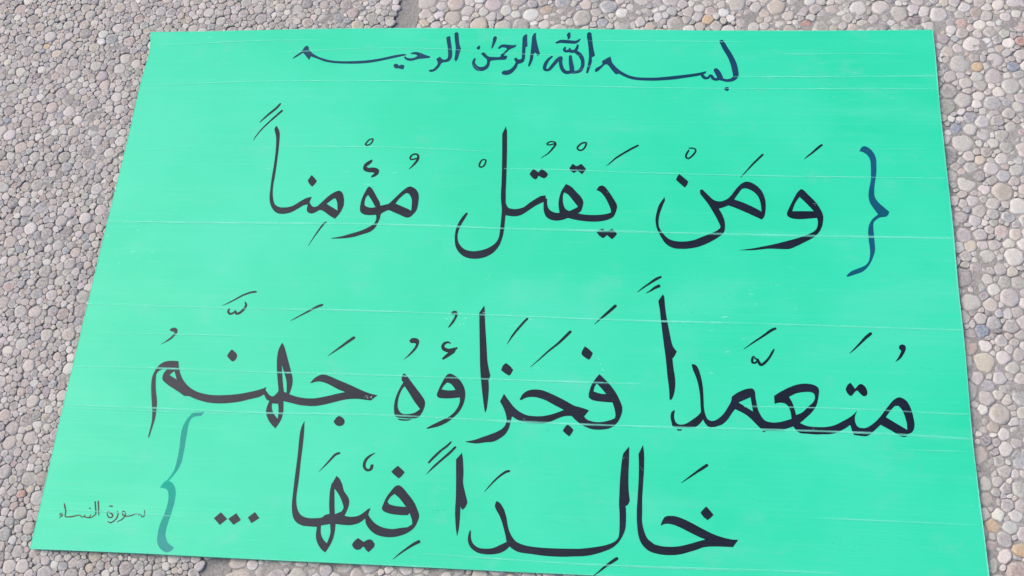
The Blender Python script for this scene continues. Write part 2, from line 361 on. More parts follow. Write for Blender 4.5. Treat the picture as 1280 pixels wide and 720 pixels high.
      ('P', ['175.9,101.5* 176.5,96.9* 173.1,87.5 170.3,77.6 169.3,68.5 170.5,60.7 175.2,53.0 181.6,46.7 189.6,44.1 199.8,43.9 210.0,46.0 220.2,50.7 230.5,55.4 236.1,58.7 239.6,62.0 240.2,64.0* 237.4,71.0 231.8,82.7 226.1,93.1 220.4,101.6 217.2,106.2 216.9,111.5* 219.8,112.2* 226.2,105.0 231.9,99.1 236.5,96.9 242.2,97.0 248.0,100.0 252.6,104.7 258.5,113.5 264.3,120.2 269.6,123.3 275.9,122.4 282.7,117.8 288.2,110.6 291.4,100.8 292.0,90.3 290.3,78.5 287.1,73.7* 280.6,77.0 269.4,82.7 258.1,88.1 249.6,91.5* 243.3,88.8 238.4,87.0* 242.0,80.2 244.8,71.2 245.3,63.4 244.1,57.0 239.5,51.7 232.7,46.5 223.6,41.2 214.5,37.2 205.5,35.1 196.4,34.3 186.2,35.3 178.2,40.3 172.4,49.1 167.7,59.4 165.8,69.7 166.8,80.2 169.6,90.8', '256.2,99.5* 260.7,106.9 265.4,113.6 270.5,114.3 277.9,110.5 283.5,103.9 286.1,95.4 287.0,84.3* 277.5,90.0 266.2,95.7']),
    ],
    [
      ('S', ['358.9,174.3,2.14 354.5,170.4,2.26 347.3,163.3,1.76 341.3,158.0,1.13 338.3,155.0,0.38']),
      ('P', ['332.6,114.4 336.1,112.7 341.5,106.2 348.0,98.5 353.2,89.4 356.2,81.0 355.8,72.0 353.2,63.0 348.4,55.9 341.5,50.0 332.4,44.7 324.4,40.2 316.5,36.8 304.3,36.6 293.1,36.6 276.3,34.4 260.1,34.1* 275.3,36.6 287.6,39.4 301.1,42.8 314.6,46.9 327.1,51.0 338.4,55.7 346.4,60.9 349.4,66.8 350.0,73.2 349.3,77.0* 341.4,76.2 330.2,75.1 321.2,75.9 316.3,79.0 315.8,82.9 318.3,89.4 323.2,100.0 328.0,109.3', '330.7,104.1* 337.7,96.3 346.1,85.8* 333.9,85.6 321.8,85.3* 325.3,95.4']),
    ],
  ]),
  ('dark', [
    [
      ('P', ['-392.5,-80.7* -390.2,-78.7 -386.0,-78.3 -383.3,-80.0 -382.6,-83.5 -384.8,-87.9 -389.7,-93.7 -400.6,-99.9* -393.3,-93.8 -387.8,-88.0 -386.2,-83.6 -388.8,-83.1 -390.9,-82.7']),
      ('P', ['-314.1,-103.0* -310.4,-105.6 -306.9,-109.1 -306.7,-114.0 -310.2,-117.8 -314.8,-114.9 -318.4,-111.1* -316.7,-107.0']),
      ('P', ['-374.6,-119.3* -372.7,-126.4 -369.3,-134.7 -363.6,-143.0 -355.1,-150.5 -344.7,-155.6 -332.5,-158.1 -320.7,-158.6 -306.9,-157.6 -293.3,-155.6 -279.8,-152.2 -269.9,-148.9 -266.5,-147.0* -266.7,-150.6* -264.6,-152.9 -260.5,-156.9 -256.4,-157.6 -252.5,-153.1* -251.6,-151.2 -256.7,-128.8 -259.1,-113.2 -259.0,-102.2 -256.0,-93.0* -252.5,-98.4 -247.0,-111.6 -240.7,-127.1 -237.1,-137.7 -237.1,-147.2 -238.7,-154.6* -230.5,-157.0 -221.1,-158.5 -211.9,-158.7 -202.9,-157.3 -191.8,-154.5 -183.0,-151.9 -175.0,-150.1* -183.7,-146.9 -193.5,-142.2 -200.7,-139.5 -206.6,-138.5 -211.1,-139.3 -215.0,-140.6 -216.7,-140.9* -212.8,-135.2 -207.6,-131.4 -203.1,-130.1 -197.2,-131.1 -187.5,-134.9 -173.0,-140.4 -158.6,-146.4 -146.7,-150.7 -138.0,-152.4* -144.6,-158.8* -150.3,-158.4 -159.5,-157.5 -169.7,-158.1 -178.6,-159.9 -187.3,-162.6 -196.1,-165.2 -206.1,-167.3 -215.2,-167.6 -225.6,-166.8 -235.1,-164.8 -244.0,-163.0* -242.5,-175.6 -243.6,-184.9 -248.4,-194.9* -254.3,-189.9 -259.3,-183.2 -262.3,-175.1 -261.3,-166.9 -260.1,-163.3* -263.8,-161.7 -267.6,-155.9* -272.9,-159.1 -284.0,-162.4 -295.1,-165.5 -305.2,-167.2 -319.0,-168.3 -333.2,-167.3 -345.5,-164.1 -354.1,-160.9* -360.2,-160.8* -364.3,-158.0 -373.5,-152.9 -381.5,-148.4 -388.4,-143.2 -390.0,-138.4 -388.7,-132.9 -385.8,-129.2* -390.0,-129.1 -395.4,-131.9 -397.7,-135.7 -396.8,-144.1 -394.2,-156.0 -390.6,-167.8 -389.1,-178.4 -388.7,-189.0 -389.7,-198.4 -391.2,-211.0* -392.6,-210.1* -392.1,-200.8 -391.9,-191.5 -393.1,-183.3 -394.6,-176.3 -397.8,-164.5 -401.0,-150.3 -401.9,-138.2 -398.6,-127.8 -392.7,-121.5 -384.8,-119.2', '-382.0,-136.4* -377.1,-131.4* -372.4,-141.5*', '-256.8,-166.1* -249.6,-166.3* -248.2,-173.5 -247.4,-183.9* -252.6,-178.3 -255.8,-172.6', '-252.4,-120.2* -248.6,-128.5 -243.9,-140.3 -242.0,-152.7* -245.0,-152.4* -248.2,-140.5']),
      ('S', ['-325.5,-52.1,1.49 -326.2,-56.7,2.23 -323.0,-59.4,2.22 -319.4,-57.4,1.73 -317.7,-55.2,1.48 -316.5,-58.6,2.47 -312.4,-57.8,2.47 -307.9,-52.7,2.47 -306.1,-47.6,2.23 -308.1,-43.8,0.99']),
      ('S', ['-297.2,-30.6,1.99 -302.9,-31.5,1.99 -311.9,-35.3,1.74 -320.7,-41.0,1.49 -328.3,-45.8,0.99 -334.5,-48.9,0.37']),
      ('S', ['-215.7,-45.4,2.45 -221.3,-47.8,2.20 -230.0,-53.3,1.83 -238.8,-58.8,1.34 -245.3,-63.0,0.97 -250.2,-66.0,0.37']),
      ('S', ['-173.2,-84.9,2.86 -178.3,-89.0,2.62 -185.6,-95.3,2.14 -193.0,-101.5,1.43 -200.3,-107.6,0.36']),
      ('P', ['-178.5,-177.9 -173.7,-180.1 -171.2,-184.0 -172.7,-188.1 -176.5,-189.6 -180.6,-188.4 -183.9,-184.5* -181.6,-180.4']),
    ],
    [
      ('P', ['-108.8,-87.0 -107.0,-84.0 -102.5,-83.2 -98.3,-84.9 -97.1,-88.5 -99.0,-95.2 -105.1,-103.2 -113.5,-110.3* -106.4,-101.4 -101.9,-94.7 -100.6,-90.4 -102.4,-89.3 -106.4,-89.6']),
      ('P', ['-63.9,-51.7 -61.2,-48.9 -57.8,-49.0 -56.0,-52.1 -56.6,-56.4 -60.0,-63.8 -64.6,-69.8* -65.8,-69.1* -62.4,-62.7 -59.4,-56.5 -59.1,-53.4 -62.0,-53.8']),
      ('S', ['-61.3,-88.7,0.94 -64.2,-87.2,1.88 -68.1,-88.9,2.58 -69.8,-92.0,2.81 -68.1,-95.5,3.51 -63.4,-97.2,3.50 -58.9,-96.5,3.50 -54.0,-94.2,2.10']),
      ('S', ['-57.6,-97.6,4.43 -62.9,-102.6,3.49 -68.0,-107.0,2.09']),
      ('P', ['-110.8,-125.6* -107.0,-128.8 -99.3,-138.0 -91.6,-147.1 -85.2,-155.0 -83.5,-160.7 -85.0,-168.9 -89.8,-176.5 -97.5,-177.9 -107.6,-177.7 -115.0,-176.2 -117.5,-168.9 -117.9,-159.6 -116.1,-150.2 -112.6,-140.8 -110.5,-136.6* -112.4,-134.3 -112.9,-129.6', '-108.6,-140.9* -102.7,-148.6 -96.2,-157.7 -88.6,-166.7* -93.7,-170.9 -102.5,-173.2 -109.3,-172.0 -113.3,-166.4 -114.2,-159.5 -113.2,-151.3 -111.0,-144.8']),
      ('P', ['-113.1,-178.5* -105.2,-179.0 -96.3,-178.7* -100.1,-180.3 -106.1,-180.8 -110.7,-180.1']),
      ('P', ['-58.7,-124.4 -51.7,-127.7 -45.6,-133.3 -41.0,-141.4 -39.5,-150.0 -40.7,-159.3 -44.9,-168.6 -51.0,-175.4 -57.2,-181.0 -66.7,-185.9 -78.6,-189.2* -79.2,-188.1* -71.4,-183.2 -60.8,-177.4 -54.5,-173.5 -48.4,-166.4 -45.2,-158.3 -45.4,-151.9* -52.9,-153.0 -61.8,-153.6 -68.6,-153.1 -71.3,-150.5 -70.4,-145.2 -67.3,-136.4 -63.0,-127.4', '-61.0,-135.0* -55.9,-137.2 -50.9,-143.4* -58.1,-144.2 -66.6,-143.4* -64.3,-138.6']),
      ('P', ['-26.4,-41.5* -25.3,-47.0 -23.6,-64.1 -20.4,-88.2 -17.8,-108.4 -14.6,-121.2 -13.2,-125.3* -15.0,-130.6* -13.9,-141.0 -13.9,-153.8 -14.7,-165.2 -16.1,-168.5* -17.7,-161.9 -20.4,-148.2 -23.4,-130.9 -25.7,-114.5 -27.2,-97.9 -29.2,-76.4 -31.5,-50.8*']),
      ('P', ['3.2,-110.1* 8.5,-114.1 11.7,-118.1* 9.1,-123.4 7.5,-125.0* 2.3,-121.9 -1.9,-118.5* -0.0,-113.1']),
      ('P', ['3.3,-146.0* 8.2,-152.4 15.3,-160.8 22.3,-166.2 30.1,-169.6 37.9,-170.4 46.6,-170.1 56.3,-167.9 63.8,-165.0 70.0,-162.3* 61.3,-158.0 50.0,-152.2 42.2,-149.6 35.5,-148.6 29.0,-149.4 22.5,-152.7 20.9,-152.3* 23.3,-146.7 27.5,-142.6 32.9,-140.4 39.4,-139.9 47.2,-141.1 58.5,-145.6 69.7,-150.9 80.8,-156.8 88.5,-158.8 94.0,-160.5 97.4,-161.9* 92.2,-168.9* 96.7,-172.6 104.3,-174.6 111.8,-174.3 119.3,-172.4 125.7,-169.4 126.1,-166.0 124.9,-159.2 122.5,-152.0* 114.4,-151.7 104.6,-150.9 99.1,-149.3 96.6,-147.1 96.6,-142.0 99.0,-132.7 103.7,-124.5 107.3,-120.0* 113.6,-125.9 120.3,-133.2 126.0,-141.0 130.6,-150.0 133.1,-156.7 132.9,-163.5 130.1,-171.4 125.9,-177.2 119.6,-181.3 110.0,-183.1 101.4,-182.8 94.8,-180.6 90.4,-178.5 84.9,-174.7 78.6,-168.8* 71.6,-169.2 65.2,-171.5 57.7,-175.2 50.3,-177.9 40.5,-178.3 30.6,-177.8 21.8,-175.9 18.4,-174.3 13.8,-171.6* 12.8,-176.8 11.4,-184.7 7.5,-192.2 1.3,-197.4 -5.0,-200.8 -13.6,-201.9 -23.4,-203.4 -34.4,-202.4* -35.0,-201.6* -25.9,-199.6 -15.2,-195.3 -4.6,-190.9 2.8,-186.7 6.8,-182.1 8.1,-175.8 7.1,-170.2 3.9,-162.3 -0.5,-155.0*', '104.7,-130.8* 109.5,-135.8 115.4,-142.5* 109.7,-142.5 101.5,-140.1* 102.4,-134.9']),
      ('P', ['74.7,-178.5* 78.6,-181.1 81.5,-184.6* 79.5,-188.4 77.2,-191.8* 73.6,-189.2 70.0,-185.9* 71.6,-182.0']),
      ('P', ['90.2,-87.8* 94.7,-91.1 99.1,-95.4* 97.5,-100.2 95.2,-103.5* 91.3,-101.5 86.6,-97.0 87.9,-91.6']),
      ('S', ['23.8,-56.5,2.11 20.3,-60.5,2.11 13.0,-70.4,2.10 7.8,-78.4,1.63 2.8,-87.8,0.35']),
      ('S', ['73.0,-70.9,2.55 67.4,-77.3,2.54 60.0,-85.3,2.08 49.3,-95.1,1.61 38.7,-106.1,1.03 31.1,-113.7,0.34']),
      ('S', ['122.4,-38.4,2.81 117.7,-43.2,2.80 111.2,-49.6,2.33 105.7,-54.9,1.40 99.8,-61.1,0.35']),
    ],
    [
      ('S', ['172.5,-1.5,2.13 167.4,-4.3,2.60 159.6,-10.2,1.89 153.0,-15.3,1.41 146.9,-20.9,0.47']),
      ('S', ['170.7,-12.7,3.06 166.4,-15.0,2.59 161.4,-18.8,1.53 156.4,-21.9,0.47']),
      ('P', ['175.3,-22.7* 176.9,-26.0 177.9,-37.0 179.7,-50.3 182.6,-65.8 186.0,-82.3 188.2,-86.9 191.3,-90.9* 188.9,-96.3 186.7,-99.2* 187.5,-107.9 189.6,-121.7 189.9,-130.9 188.6,-140.1 186.0,-146.7 183.9,-146.8* 183.2,-134.5 181.1,-117.4 179.4,-100.1 177.3,-84.9 173.7,-56.4 172.1,-42.0 170.2,-31.1*']),
      ('P', ['207.4,-105.4* 211.1,-105.5 214.4,-109.4 217.6,-119.7 219.5,-131.1 220.2,-143.5 220.7,-154.8 222.3,-162.6 224.9,-167.5 229.2,-169.0 234.4,-167.1 240.8,-161.3 246.2,-152.8 249.7,-145.9 250.1,-141.4* 254.9,-137.3 262.4,-133.1 268.8,-131.1 273.0,-131.3 274.9,-133.8 275.5,-140.5 277.4,-152.8 280.4,-160.5 284.9,-166.4 292.2,-168.4 300.6,-167.5 309.0,-165.0 312.7,-163.6* 311.9,-156.1 309.5,-149.5 305.4,-146.5 300.1,-146.2 295.4,-147.5* 295.1,-138.7* 302.6,-133.4 312.3,-128.0 321.9,-124.5 331.4,-123.7 338.7,-125.4 342.5,-129.3 341.9,-137.2 339.4,-147.3 334.4,-155.3 327.8,-162.1 321.4,-167.9* 328.6,-170.9 337.8,-171.7 348.2,-171.3 357.6,-168.8 367.2,-163.5 374.6,-158.8 381.4,-152.3* 378.8,-158.1 378.5,-163.6 380.3,-169.1 384.3,-171.1 390.5,-170.3 397.9,-165.1 404.5,-158.3 411.3,-149.2 419.1,-139.5 424.5,-136.0 428.6,-136.4 433.5,-140.2 437.0,-148.3 438.8,-158.2 439.3,-165.8 437.3,-172.4 432.9,-175.8 426.8,-176.9 421.2,-176.5 413.9,-172.2 404.5,-166.9* 398.5,-172.8 390.9,-179.3 385.8,-180.0 376.6,-179.0* 374.8,-174.2 373.3,-168.2* 367.8,-172.2 359.3,-176.9 352.0,-179.0 345.8,-179.4 337.5,-179.9 329.3,-179.5 321.0,-178.9 316.0,-174.7 314.2,-172.0* 308.7,-174.1 301.4,-176.5 292.0,-177.2 282.6,-177.0 278.5,-173.9 272.3,-167.4 266.1,-161.6 259.9,-157.9 253.6,-155.0* 250.4,-159.3 246.1,-166.2 240.7,-171.9 235.4,-174.3 231.2,-175.8 226.0,-175.8 222.3,-172.6 219.6,-167.7* 216.5,-172.2 211.2,-176.3 199.5,-177.3 188.4,-177.1 186.2,-171.7 185.1,-166.1 186.1,-160.5 189.3,-158.1* 189.6,-160.4* 188.8,-164.9 190.5,-171.5 194.2,-174.1 200.6,-173.4 208.0,-168.6 214.3,-163.4 217.5,-159.4* 217.0,-152.7 216.5,-141.4 214.9,-130.1 212.2,-119.9 209.0,-112.1', '257.4,-147.3* 270.2,-141.0* 272.5,-156.9*', '310.9,-139.3* 318.4,-135.1 327.9,-133.1 335.2,-133.4 338.0,-136.7 336.9,-142.9 330.4,-149.8 323.9,-156.2 317.5,-159.2* 316.2,-152.6 313.8,-144.8', '410.5,-158.3* 416.3,-150.2 420.8,-145.6 423.9,-145.3 427.7,-149.8 430.2,-157.4 431.5,-165.0 431.4,-171.5*']),
      ('P', ['191.6,-179.5 197.9,-179.6 195.8,-181.1 192.6,-180.9']),
      ('P', ['281.3,-178.4 285.5,-178.2 283.6,-179.5']),
      ('P', ['422.6,-178.0* 431.3,-177.8* 427.6,-179.5']),
      ('S', ['298.6,-60.8,2.26 293.9,-63.2,2.49 285.1,-70.0,1.92 275.2,-77.3,1.46 268.6,-82.4,0.90 264.0,-86.1,0.34']),
      ('C', ['274.3,-94.3,1.79 272.8,-97.8,2.23 273.1,-101.2,2.23 276.0,-101.5,1.78 278.2,-98.8,1.56 275.4,-95.7,1.56']),
      ('S', ['278.5,-97.9,2.45 280.6,-102.2,2.67 282.7,-103.8,2.44 287.6,-99.6,2.23 292.0,-93.7,2.01 295.4,-87.2,1.79 296.5,-85.1,0.90']),
      ('S', ['400.5,-63.9,2.68 395.3,-68.5,2.68 388.6,-75.7,1.89 381.8,-82.9,1.22 377.2,-87.3,0.33']),
      ('P', ['429.2,-79.7 430.7,-76.2 433.4,-75.3 436.0,-76.6 436.5,-80.6 433.6,-87.1 429.6,-92.4 424.1,-96.2* 428.2,-90.1 431.0,-84.3 431.5,-82.5 430.3,-81.8']),
      ('P', ['376.1,-121.1* 378.5,-124.7 380.4,-128.0* 383.8,-123.9 387.0,-122.1 391.0,-124.8 393.1,-130.4 392.0,-134.9 388.3,-135.6 384.9,-132.3 382.4,-129.6 379.1,-132.5 375.8,-136.2 372.3,-133.3 370.5,-128.9* 372.8,-123.7']),
    ],
  ]),
  ('dark', [
    [
      ('S', ['-172.8,-220.0,2.02 -176.8,-221.7,2.24 -181.1,-226.9,1.90 -186.8,-234.4,1.23 -192.6,-241.4,0.33']),
      ('S', ['-133.4,-218.5,0.67 -137.9,-221.3,1.78 -141.8,-225.4,2.45 -143.7,-231.0,2.66 -142.2,-235.9,2.43 -138.7,-237.8,2.21 -135.6,-236.2,2.65 -134.9,-232.6,2.88']),
      ('P', ['-106.3,-231.5* -102.1,-234.8 -98.3,-238.2* -100.8,-242.5 -104.3,-245.4* -109.1,-241.7 -113.1,-238.4* -109.4,-234.0']),
      ('P', ['-216.7,-185.3* -215.5,-196.5 -214.7,-211.3 -214.4,-229.4 -213.7,-249.4 -213.6,-269.2 -212.3,-277.9 -210.0,-284.3 -205.7,-289.5 -198.7,-292.2 -190.0,-292.2 -182.5,-291.1 -179.6,-288.3 -174.8,-286.8* -176.6,-276.3 -177.6,-263.3 -176.9,-254.5 -175.6,-252.2 -172.6,-245.5* -169.5,-247.6 -165.5,-253.5 -162.2,-261.5 -157.0,-267.8 -155.0,-273.2 -155.5,-279.7 -158.3,-288.2* -151.1,-289.0 -143.7,-287.6 -138.6,-284.3 -133.7,-279.8 -131.1,-278.6* -132.8,-285.7* -129.2,-290.3 -123.2,-295.4 -115.3,-298.7 -105.5,-299.9 -97.0,-298.4 -88.6,-297.0 -86.6,-295.3* -84.4,-294.1* -85.1,-289.4 -88.5,-282.1* -89.9,-284.3 -94.2,-284.7 -105.0,-284.4 -113.8,-282.7 -118.5,-279.7 -118.4,-275.9 -115.6,-267.1 -111.0,-259.3 -107.2,-254.3 -103.5,-252.7 -99.5,-254.5 -92.2,-261.8 -84.9,-270.1 -79.6,-279.5 -79.6,-279.5 -77.8,-284.8 -79.0,-291.2 -82.1,-297.7 -88.0,-302.8 -95.1,-306.3 -103.5,-308.4 -113.1,-308.5 -121.9,-306.5 -128.9,-302.0 -134.0,-295.9 -135.3,-291.7* -135.8,-290.1* -140.6,-294.6 -148.9,-297.6 -157.6,-298.0 -166.9,-297.4* -166.6,-303.8 -167.5,-313.3 -170.7,-321.9 -174.0,-327.8* -179.0,-324.4 -184.3,-317.3 -186.6,-310.0 -186.5,-301.5* -195.2,-301.3 -203.0,-300.6 -210.1,-297.2 -214.5,-291.0 -217.0,-281.3 -217.8,-270.5 -218.5,-247.4 -218.9,-225.1 -219.9,-202.4 -219.2,-192.1', '-106.8,-262.4* -100.3,-267.5 -92.9,-275.8* -103.8,-275.3 -111.6,-273.4 -113.5,-270.8* -110.8,-265.8', '-173.0,-259.3* -167.1,-266.1 -162.2,-274.6 -160.4,-279.9 -161.6,-283.2 -169.0,-287.0* -170.8,-276.0', '-182.4,-299.7* -172.8,-297.7* -171.2,-306.1 -172.0,-312.5 -173.6,-318.1* -178.3,-313.8 -181.5,-307.6']),
      ('P', ['-140.8,-311.0* -137.3,-313.0 -134.4,-314.9 -129.9,-312.1 -126.1,-312.2* -122.5,-315.9 -122.6,-319.6 -127.8,-325.4* -131.3,-322.7 -133.8,-319.6 -137.2,-322.9 -140.3,-323.6 -144.3,-321.7 -146.4,-318.1* -144.2,-314.3']),
      ('S', ['-75.5,-311.8,2.74 -80.4,-314.5,2.53 -87.3,-319.5,1.89 -94.2,-325.0,1.26 -101.0,-331.3,0.31']),
    ],
    [
      ('S', ['-51.0,-203.0,1.55 -54.8,-207.4,1.99 -60.9,-212.7,1.99 -67.9,-220.2,2.20 -73.0,-226.5,1.76']),
      ('S', ['-45.7,-208.4,1.99 -50.9,-214.5,2.20 -59.0,-222.6,1.98 -67.0,-230.7,1.75 -74.3,-239.4,0.33']),
      ('P', ['-37.8,-214.3* -36.1,-222.2 -34.4,-235.4 -33.8,-247.4 -31.0,-257.0 -27.4,-268.1* -29.2,-273.0 -32.1,-276.4* -33.9,-274.3 -34.6,-272.2* -34.2,-282.8 -34.2,-295.5 -35.6,-304.2* -37.6,-295.7 -39.8,-279.9 -40.4,-263.9 -41.1,-253.1 -42.4,-236.8 -43.7,-222.0*']),
      ('S', ['14.7,-232.4,1.95 11.3,-233.3,2.17 6.2,-237.0,1.84 0.2,-242.9,1.51 -4.8,-248.9,1.18 -10.2,-255.6,0.32']),
      ('P', ['3.4,-265.2* 7.2,-267.2 11.9,-273.9 15.2,-282.7 17.4,-292.1 21.1,-300.3 26.8,-306.8 35.3,-310.1 45.9,-311.6 58.4,-312.1 72.9,-312.0 89.5,-311.4 93.6,-311.2 105.9,-309.3 117.2,-307.0 126.4,-303.7 131.4,-299.9 133.3,-295.2 133.6,-285.8 133.3,-273.3 132.5,-262.8 132.5,-254.3 132.8,-237.2 134.0,-218.8 135.3,-208.9* 138.4,-204.4 141.7,-200.4* 141.8,-215.2 141.6,-229.3 142.0,-245.4 143.6,-258.6* 141.9,-262.9 139.3,-265.1* 139.9,-268.8 140.2,-281.3 139.4,-289.7 136.5,-297.1 132.5,-303.4 126.5,-308.9 118.4,-312.8 108.2,-316.4 98.0,-318.6 87.7,-319.4 75.4,-320.3 58.8,-320.3 44.2,-319.1 31.7,-318.0 25.2,-315.7 20.3,-312.3* 16.9,-316.1 10.9,-319.5 2.6,-321.4 -5.8,-321.5 -13.2,-320.1 -19.9,-315.8 -23.3,-310.2 -24.0,-303.5 -22.4,-297.1* -21.3,-298.1* -20.7,-305.4 -18.1,-311.0 -12.6,-314.9 -5.1,-315.8 3.2,-314.7 11.3,-310.7 16.9,-307.8* 15.4,-301.6 12.1,-291.3 8.3,-282.0 3.5,-274.3 2.0,-271.1 2.4,-267.4']),
      ('S', ['131.7,-319.5,2.65 126.9,-322.9,2.44 118.9,-329.1,1.83 113.0,-334.4,1.01 108.0,-338.4,0.41']),
      ('P', ['156.3,-198.0* 157.7,-209.1 157.8,-225.4 157.1,-241.5 156.5,-257.5 156.8,-270.1 156.7,-278.5 158.4,-287.8 162.2,-296.9 167.4,-301.3 169.4,-302.8 176.6,-304.5 184.8,-304.9 194.9,-303.9 205.1,-301.1 214.2,-298.1 221.5,-295.7* 214.2,-293.0 204.0,-288.3 194.8,-284.1 187.6,-281.8 182.5,-281.3 178.4,-282.2 176.6,-283.7* 176.1,-282.3* 178.3,-277.0 180.9,-273.8 186.5,-272.8 193.7,-273.7 204.0,-277.5 216.3,-283.6 228.4,-289.3 238.6,-292.6 248.6,-294.5 255.0,-294.5* 249.5,-302.3* 240.5,-302.3 230.4,-302.5 220.3,-303.7 212.2,-306.9 202.0,-310.4 193.9,-312.6 183.8,-313.5 173.6,-312.8 164.4,-310.2 157.2,-303.8 153.4,-295.3 151.6,-282.9 151.1,-269.3 151.6,-255.6 152.3,-236.4 152.3,-220.2 151.7,-208.3*']),
      ('P', ['222.7,-261.5* 226.5,-265.5 230.1,-269.9* 227.0,-273.3 223.9,-275.7* 219.9,-272.6 216.8,-268.4* 219.4,-264.8']),
      ('S', ['223.5,-217.7,2.54 218.5,-221.3,2.54 212.2,-225.9,1.90 204.9,-231.5,1.37 197.2,-237.5,0.32']),
    ],
  ]),
  ('thin', [
    [
      ('S', ['-433.9,-284.6,1.27 -432.0,-292.0,1.26 -430.0,-299.6,0.90']),
      ('S', ['-437.4,-285.3,1.27 -435.4,-292.1,1.26 -433.8,-297.8,1.26 -434.9,-300.4,1.08 -437.2,-302.0,0.99 -439.7,-303.0,1.08 -443.4,-302.8,1.08 -446.4,-301.8,0.90 -448.0,-302.8,1.08 -451.7,-300.8,0.81 -454.8,-301.3,1.08 -459.9,-302.7,1.26 -465.3,-303.3,1.08 -467.8,-302.4,1.08 -468.4,-297.1,1.26 -470.7,-291.9,1.45 -472.3,-288.6,0.73']),
      ('S', ['-440.0,-302.7,1.08 -439.2,-299.5,0.63']),
      ('S', ['-446.1,-302.3,1.08 -445.8,-299.8,0.63']),
      ('S', ['-442.2,-292.4,0.99 -441.1,-293.2,0.99']),
      ('S', ['-471.7,-299.4,0.63 -473.9,-299.8,0.81 -474.0,-301.6,0.90 -470.4,-301.2,0.90 -472.2,-303.0,0.90 -474.1,-304.8,0.54']),
    ],
    [
      ('S', ['-379.8,-292.3,0.62 -378.7,-295.3,0.89 -379.0,-298.4,1.07 -381.0,-299.5,0.98 -383.0,-297.2,0.62 -384.1,-295.8,0.62 -385.0,-297.6,0.80 -387.5,-295.7,0.62 -389.3,-296.7,0.80 -393.4,-298.6,0.98 -398.7,-299.5,1.07 -402.5,-298.6,0.98']),
      ('S', ['-403.0,-298.4,0.98 -404.2,-294.9,0.89 -402.4,-294.2,0.89 -400.5,-296.3,0.98 -400.5,-299.5,1.16 -403.3,-303.4,1.07 -407.7,-305.9,0.62']),
      ('S', ['-410.3,-294.1,0.63 -408.6,-297.1,1.07 -409.0,-301.5,1.16 -411.9,-305.5,1.16 -415.1,-307.4,1.07 -418.1,-306.1,0.80']),
      ('C', ['-420.6,-295.0,0.81 -416.9,-297.0,1.25 -414.0,-299.2,1.16 -415.4,-301.8,1.16 -418.7,-301.2,1.07 -420.8,-298.1,0.81']),
      ('S', ['-419.8,-289.3,1.17 -416.8,-289.4,1.17']),
    ],
  ]),
]
BRACKETS = [[('P', ['401.7,166.0* 403.9,170.8 407.4,173.3 413.0,170.9 417.2,165.5 419.9,157.4 420.0,148.0 419.0,135.9 417.0,125.3 415.4,114.7 415.5,105.5 418.7,99.1 423.9,93.3 430.6,86.3* 426.9,80.5 419.6,79.0 415.0,75.7 411.9,71.8 411.4,62.9 411.6,49.0 411.5,37.7 409.3,30.1 406.2,22.6 401.3,15.1 395.6,10.0 387.8,6.7 380.0,3.7 377.9,4.4* 383.6,10.3 391.5,14.2 399.3,18.1 403.5,23.2 405.6,31.3 405.9,40.0 405.2,52.6 405.5,62.8 407.4,70.5 411.2,77.0 417.6,82.9* 413.6,89.9 409.7,97.6 408.5,106.7 410.0,117.2 412.4,127.9 413.4,143.9 413.2,154.6 410.2,161.3 405.3,165.3'])], [('P', ['-332.9,-178.6* -335.5,-183.3* -340.6,-184.0 -346.0,-186.3 -348.4,-192.2 -348.6,-200.4 -348.3,-214.2 -348.1,-230.2 -349.4,-241.6 -354.3,-251.9 -359.2,-258.9* -354.9,-260.4 -350.8,-265.2 -348.4,-271.7 -347.9,-281.7 -348.8,-291.6 -350.2,-301.4 -351.3,-310.1 -351.2,-316.6 -349.8,-320.8 -346.5,-326.0 -339.0,-330.5* -341.6,-334.3 -345.7,-336.1* -350.4,-334.7 -355.6,-330.7 -358.7,-325.5 -359.8,-318.1 -359.4,-306.2 -356.9,-296.3 -355.5,-286.4 -355.5,-277.6 -357.3,-271.0 -360.3,-267.8 -367.4,-266.5* -364.0,-260.2 -361.0,-258.0* -356.0,-248.6 -354.4,-239.5 -354.0,-223.6 -355.3,-201.8 -353.2,-191.2 -348.9,-183.5 -344.3,-179.8 -338.1,-179.0'])]]
DOTS = [('P', ['-294.1,-290.5* -285.8,-297.4* -293.0,-304.2* -300.9,-297.2*']), ('P', ['-277.0,-290.7* -270.6,-297.8* -277.9,-303.5* -284.9,-297.2*']), ('P', ['-256.6,-288.5* -250.6,-295.0* -258.5,-300.7* -263.6,-294.8*'])]
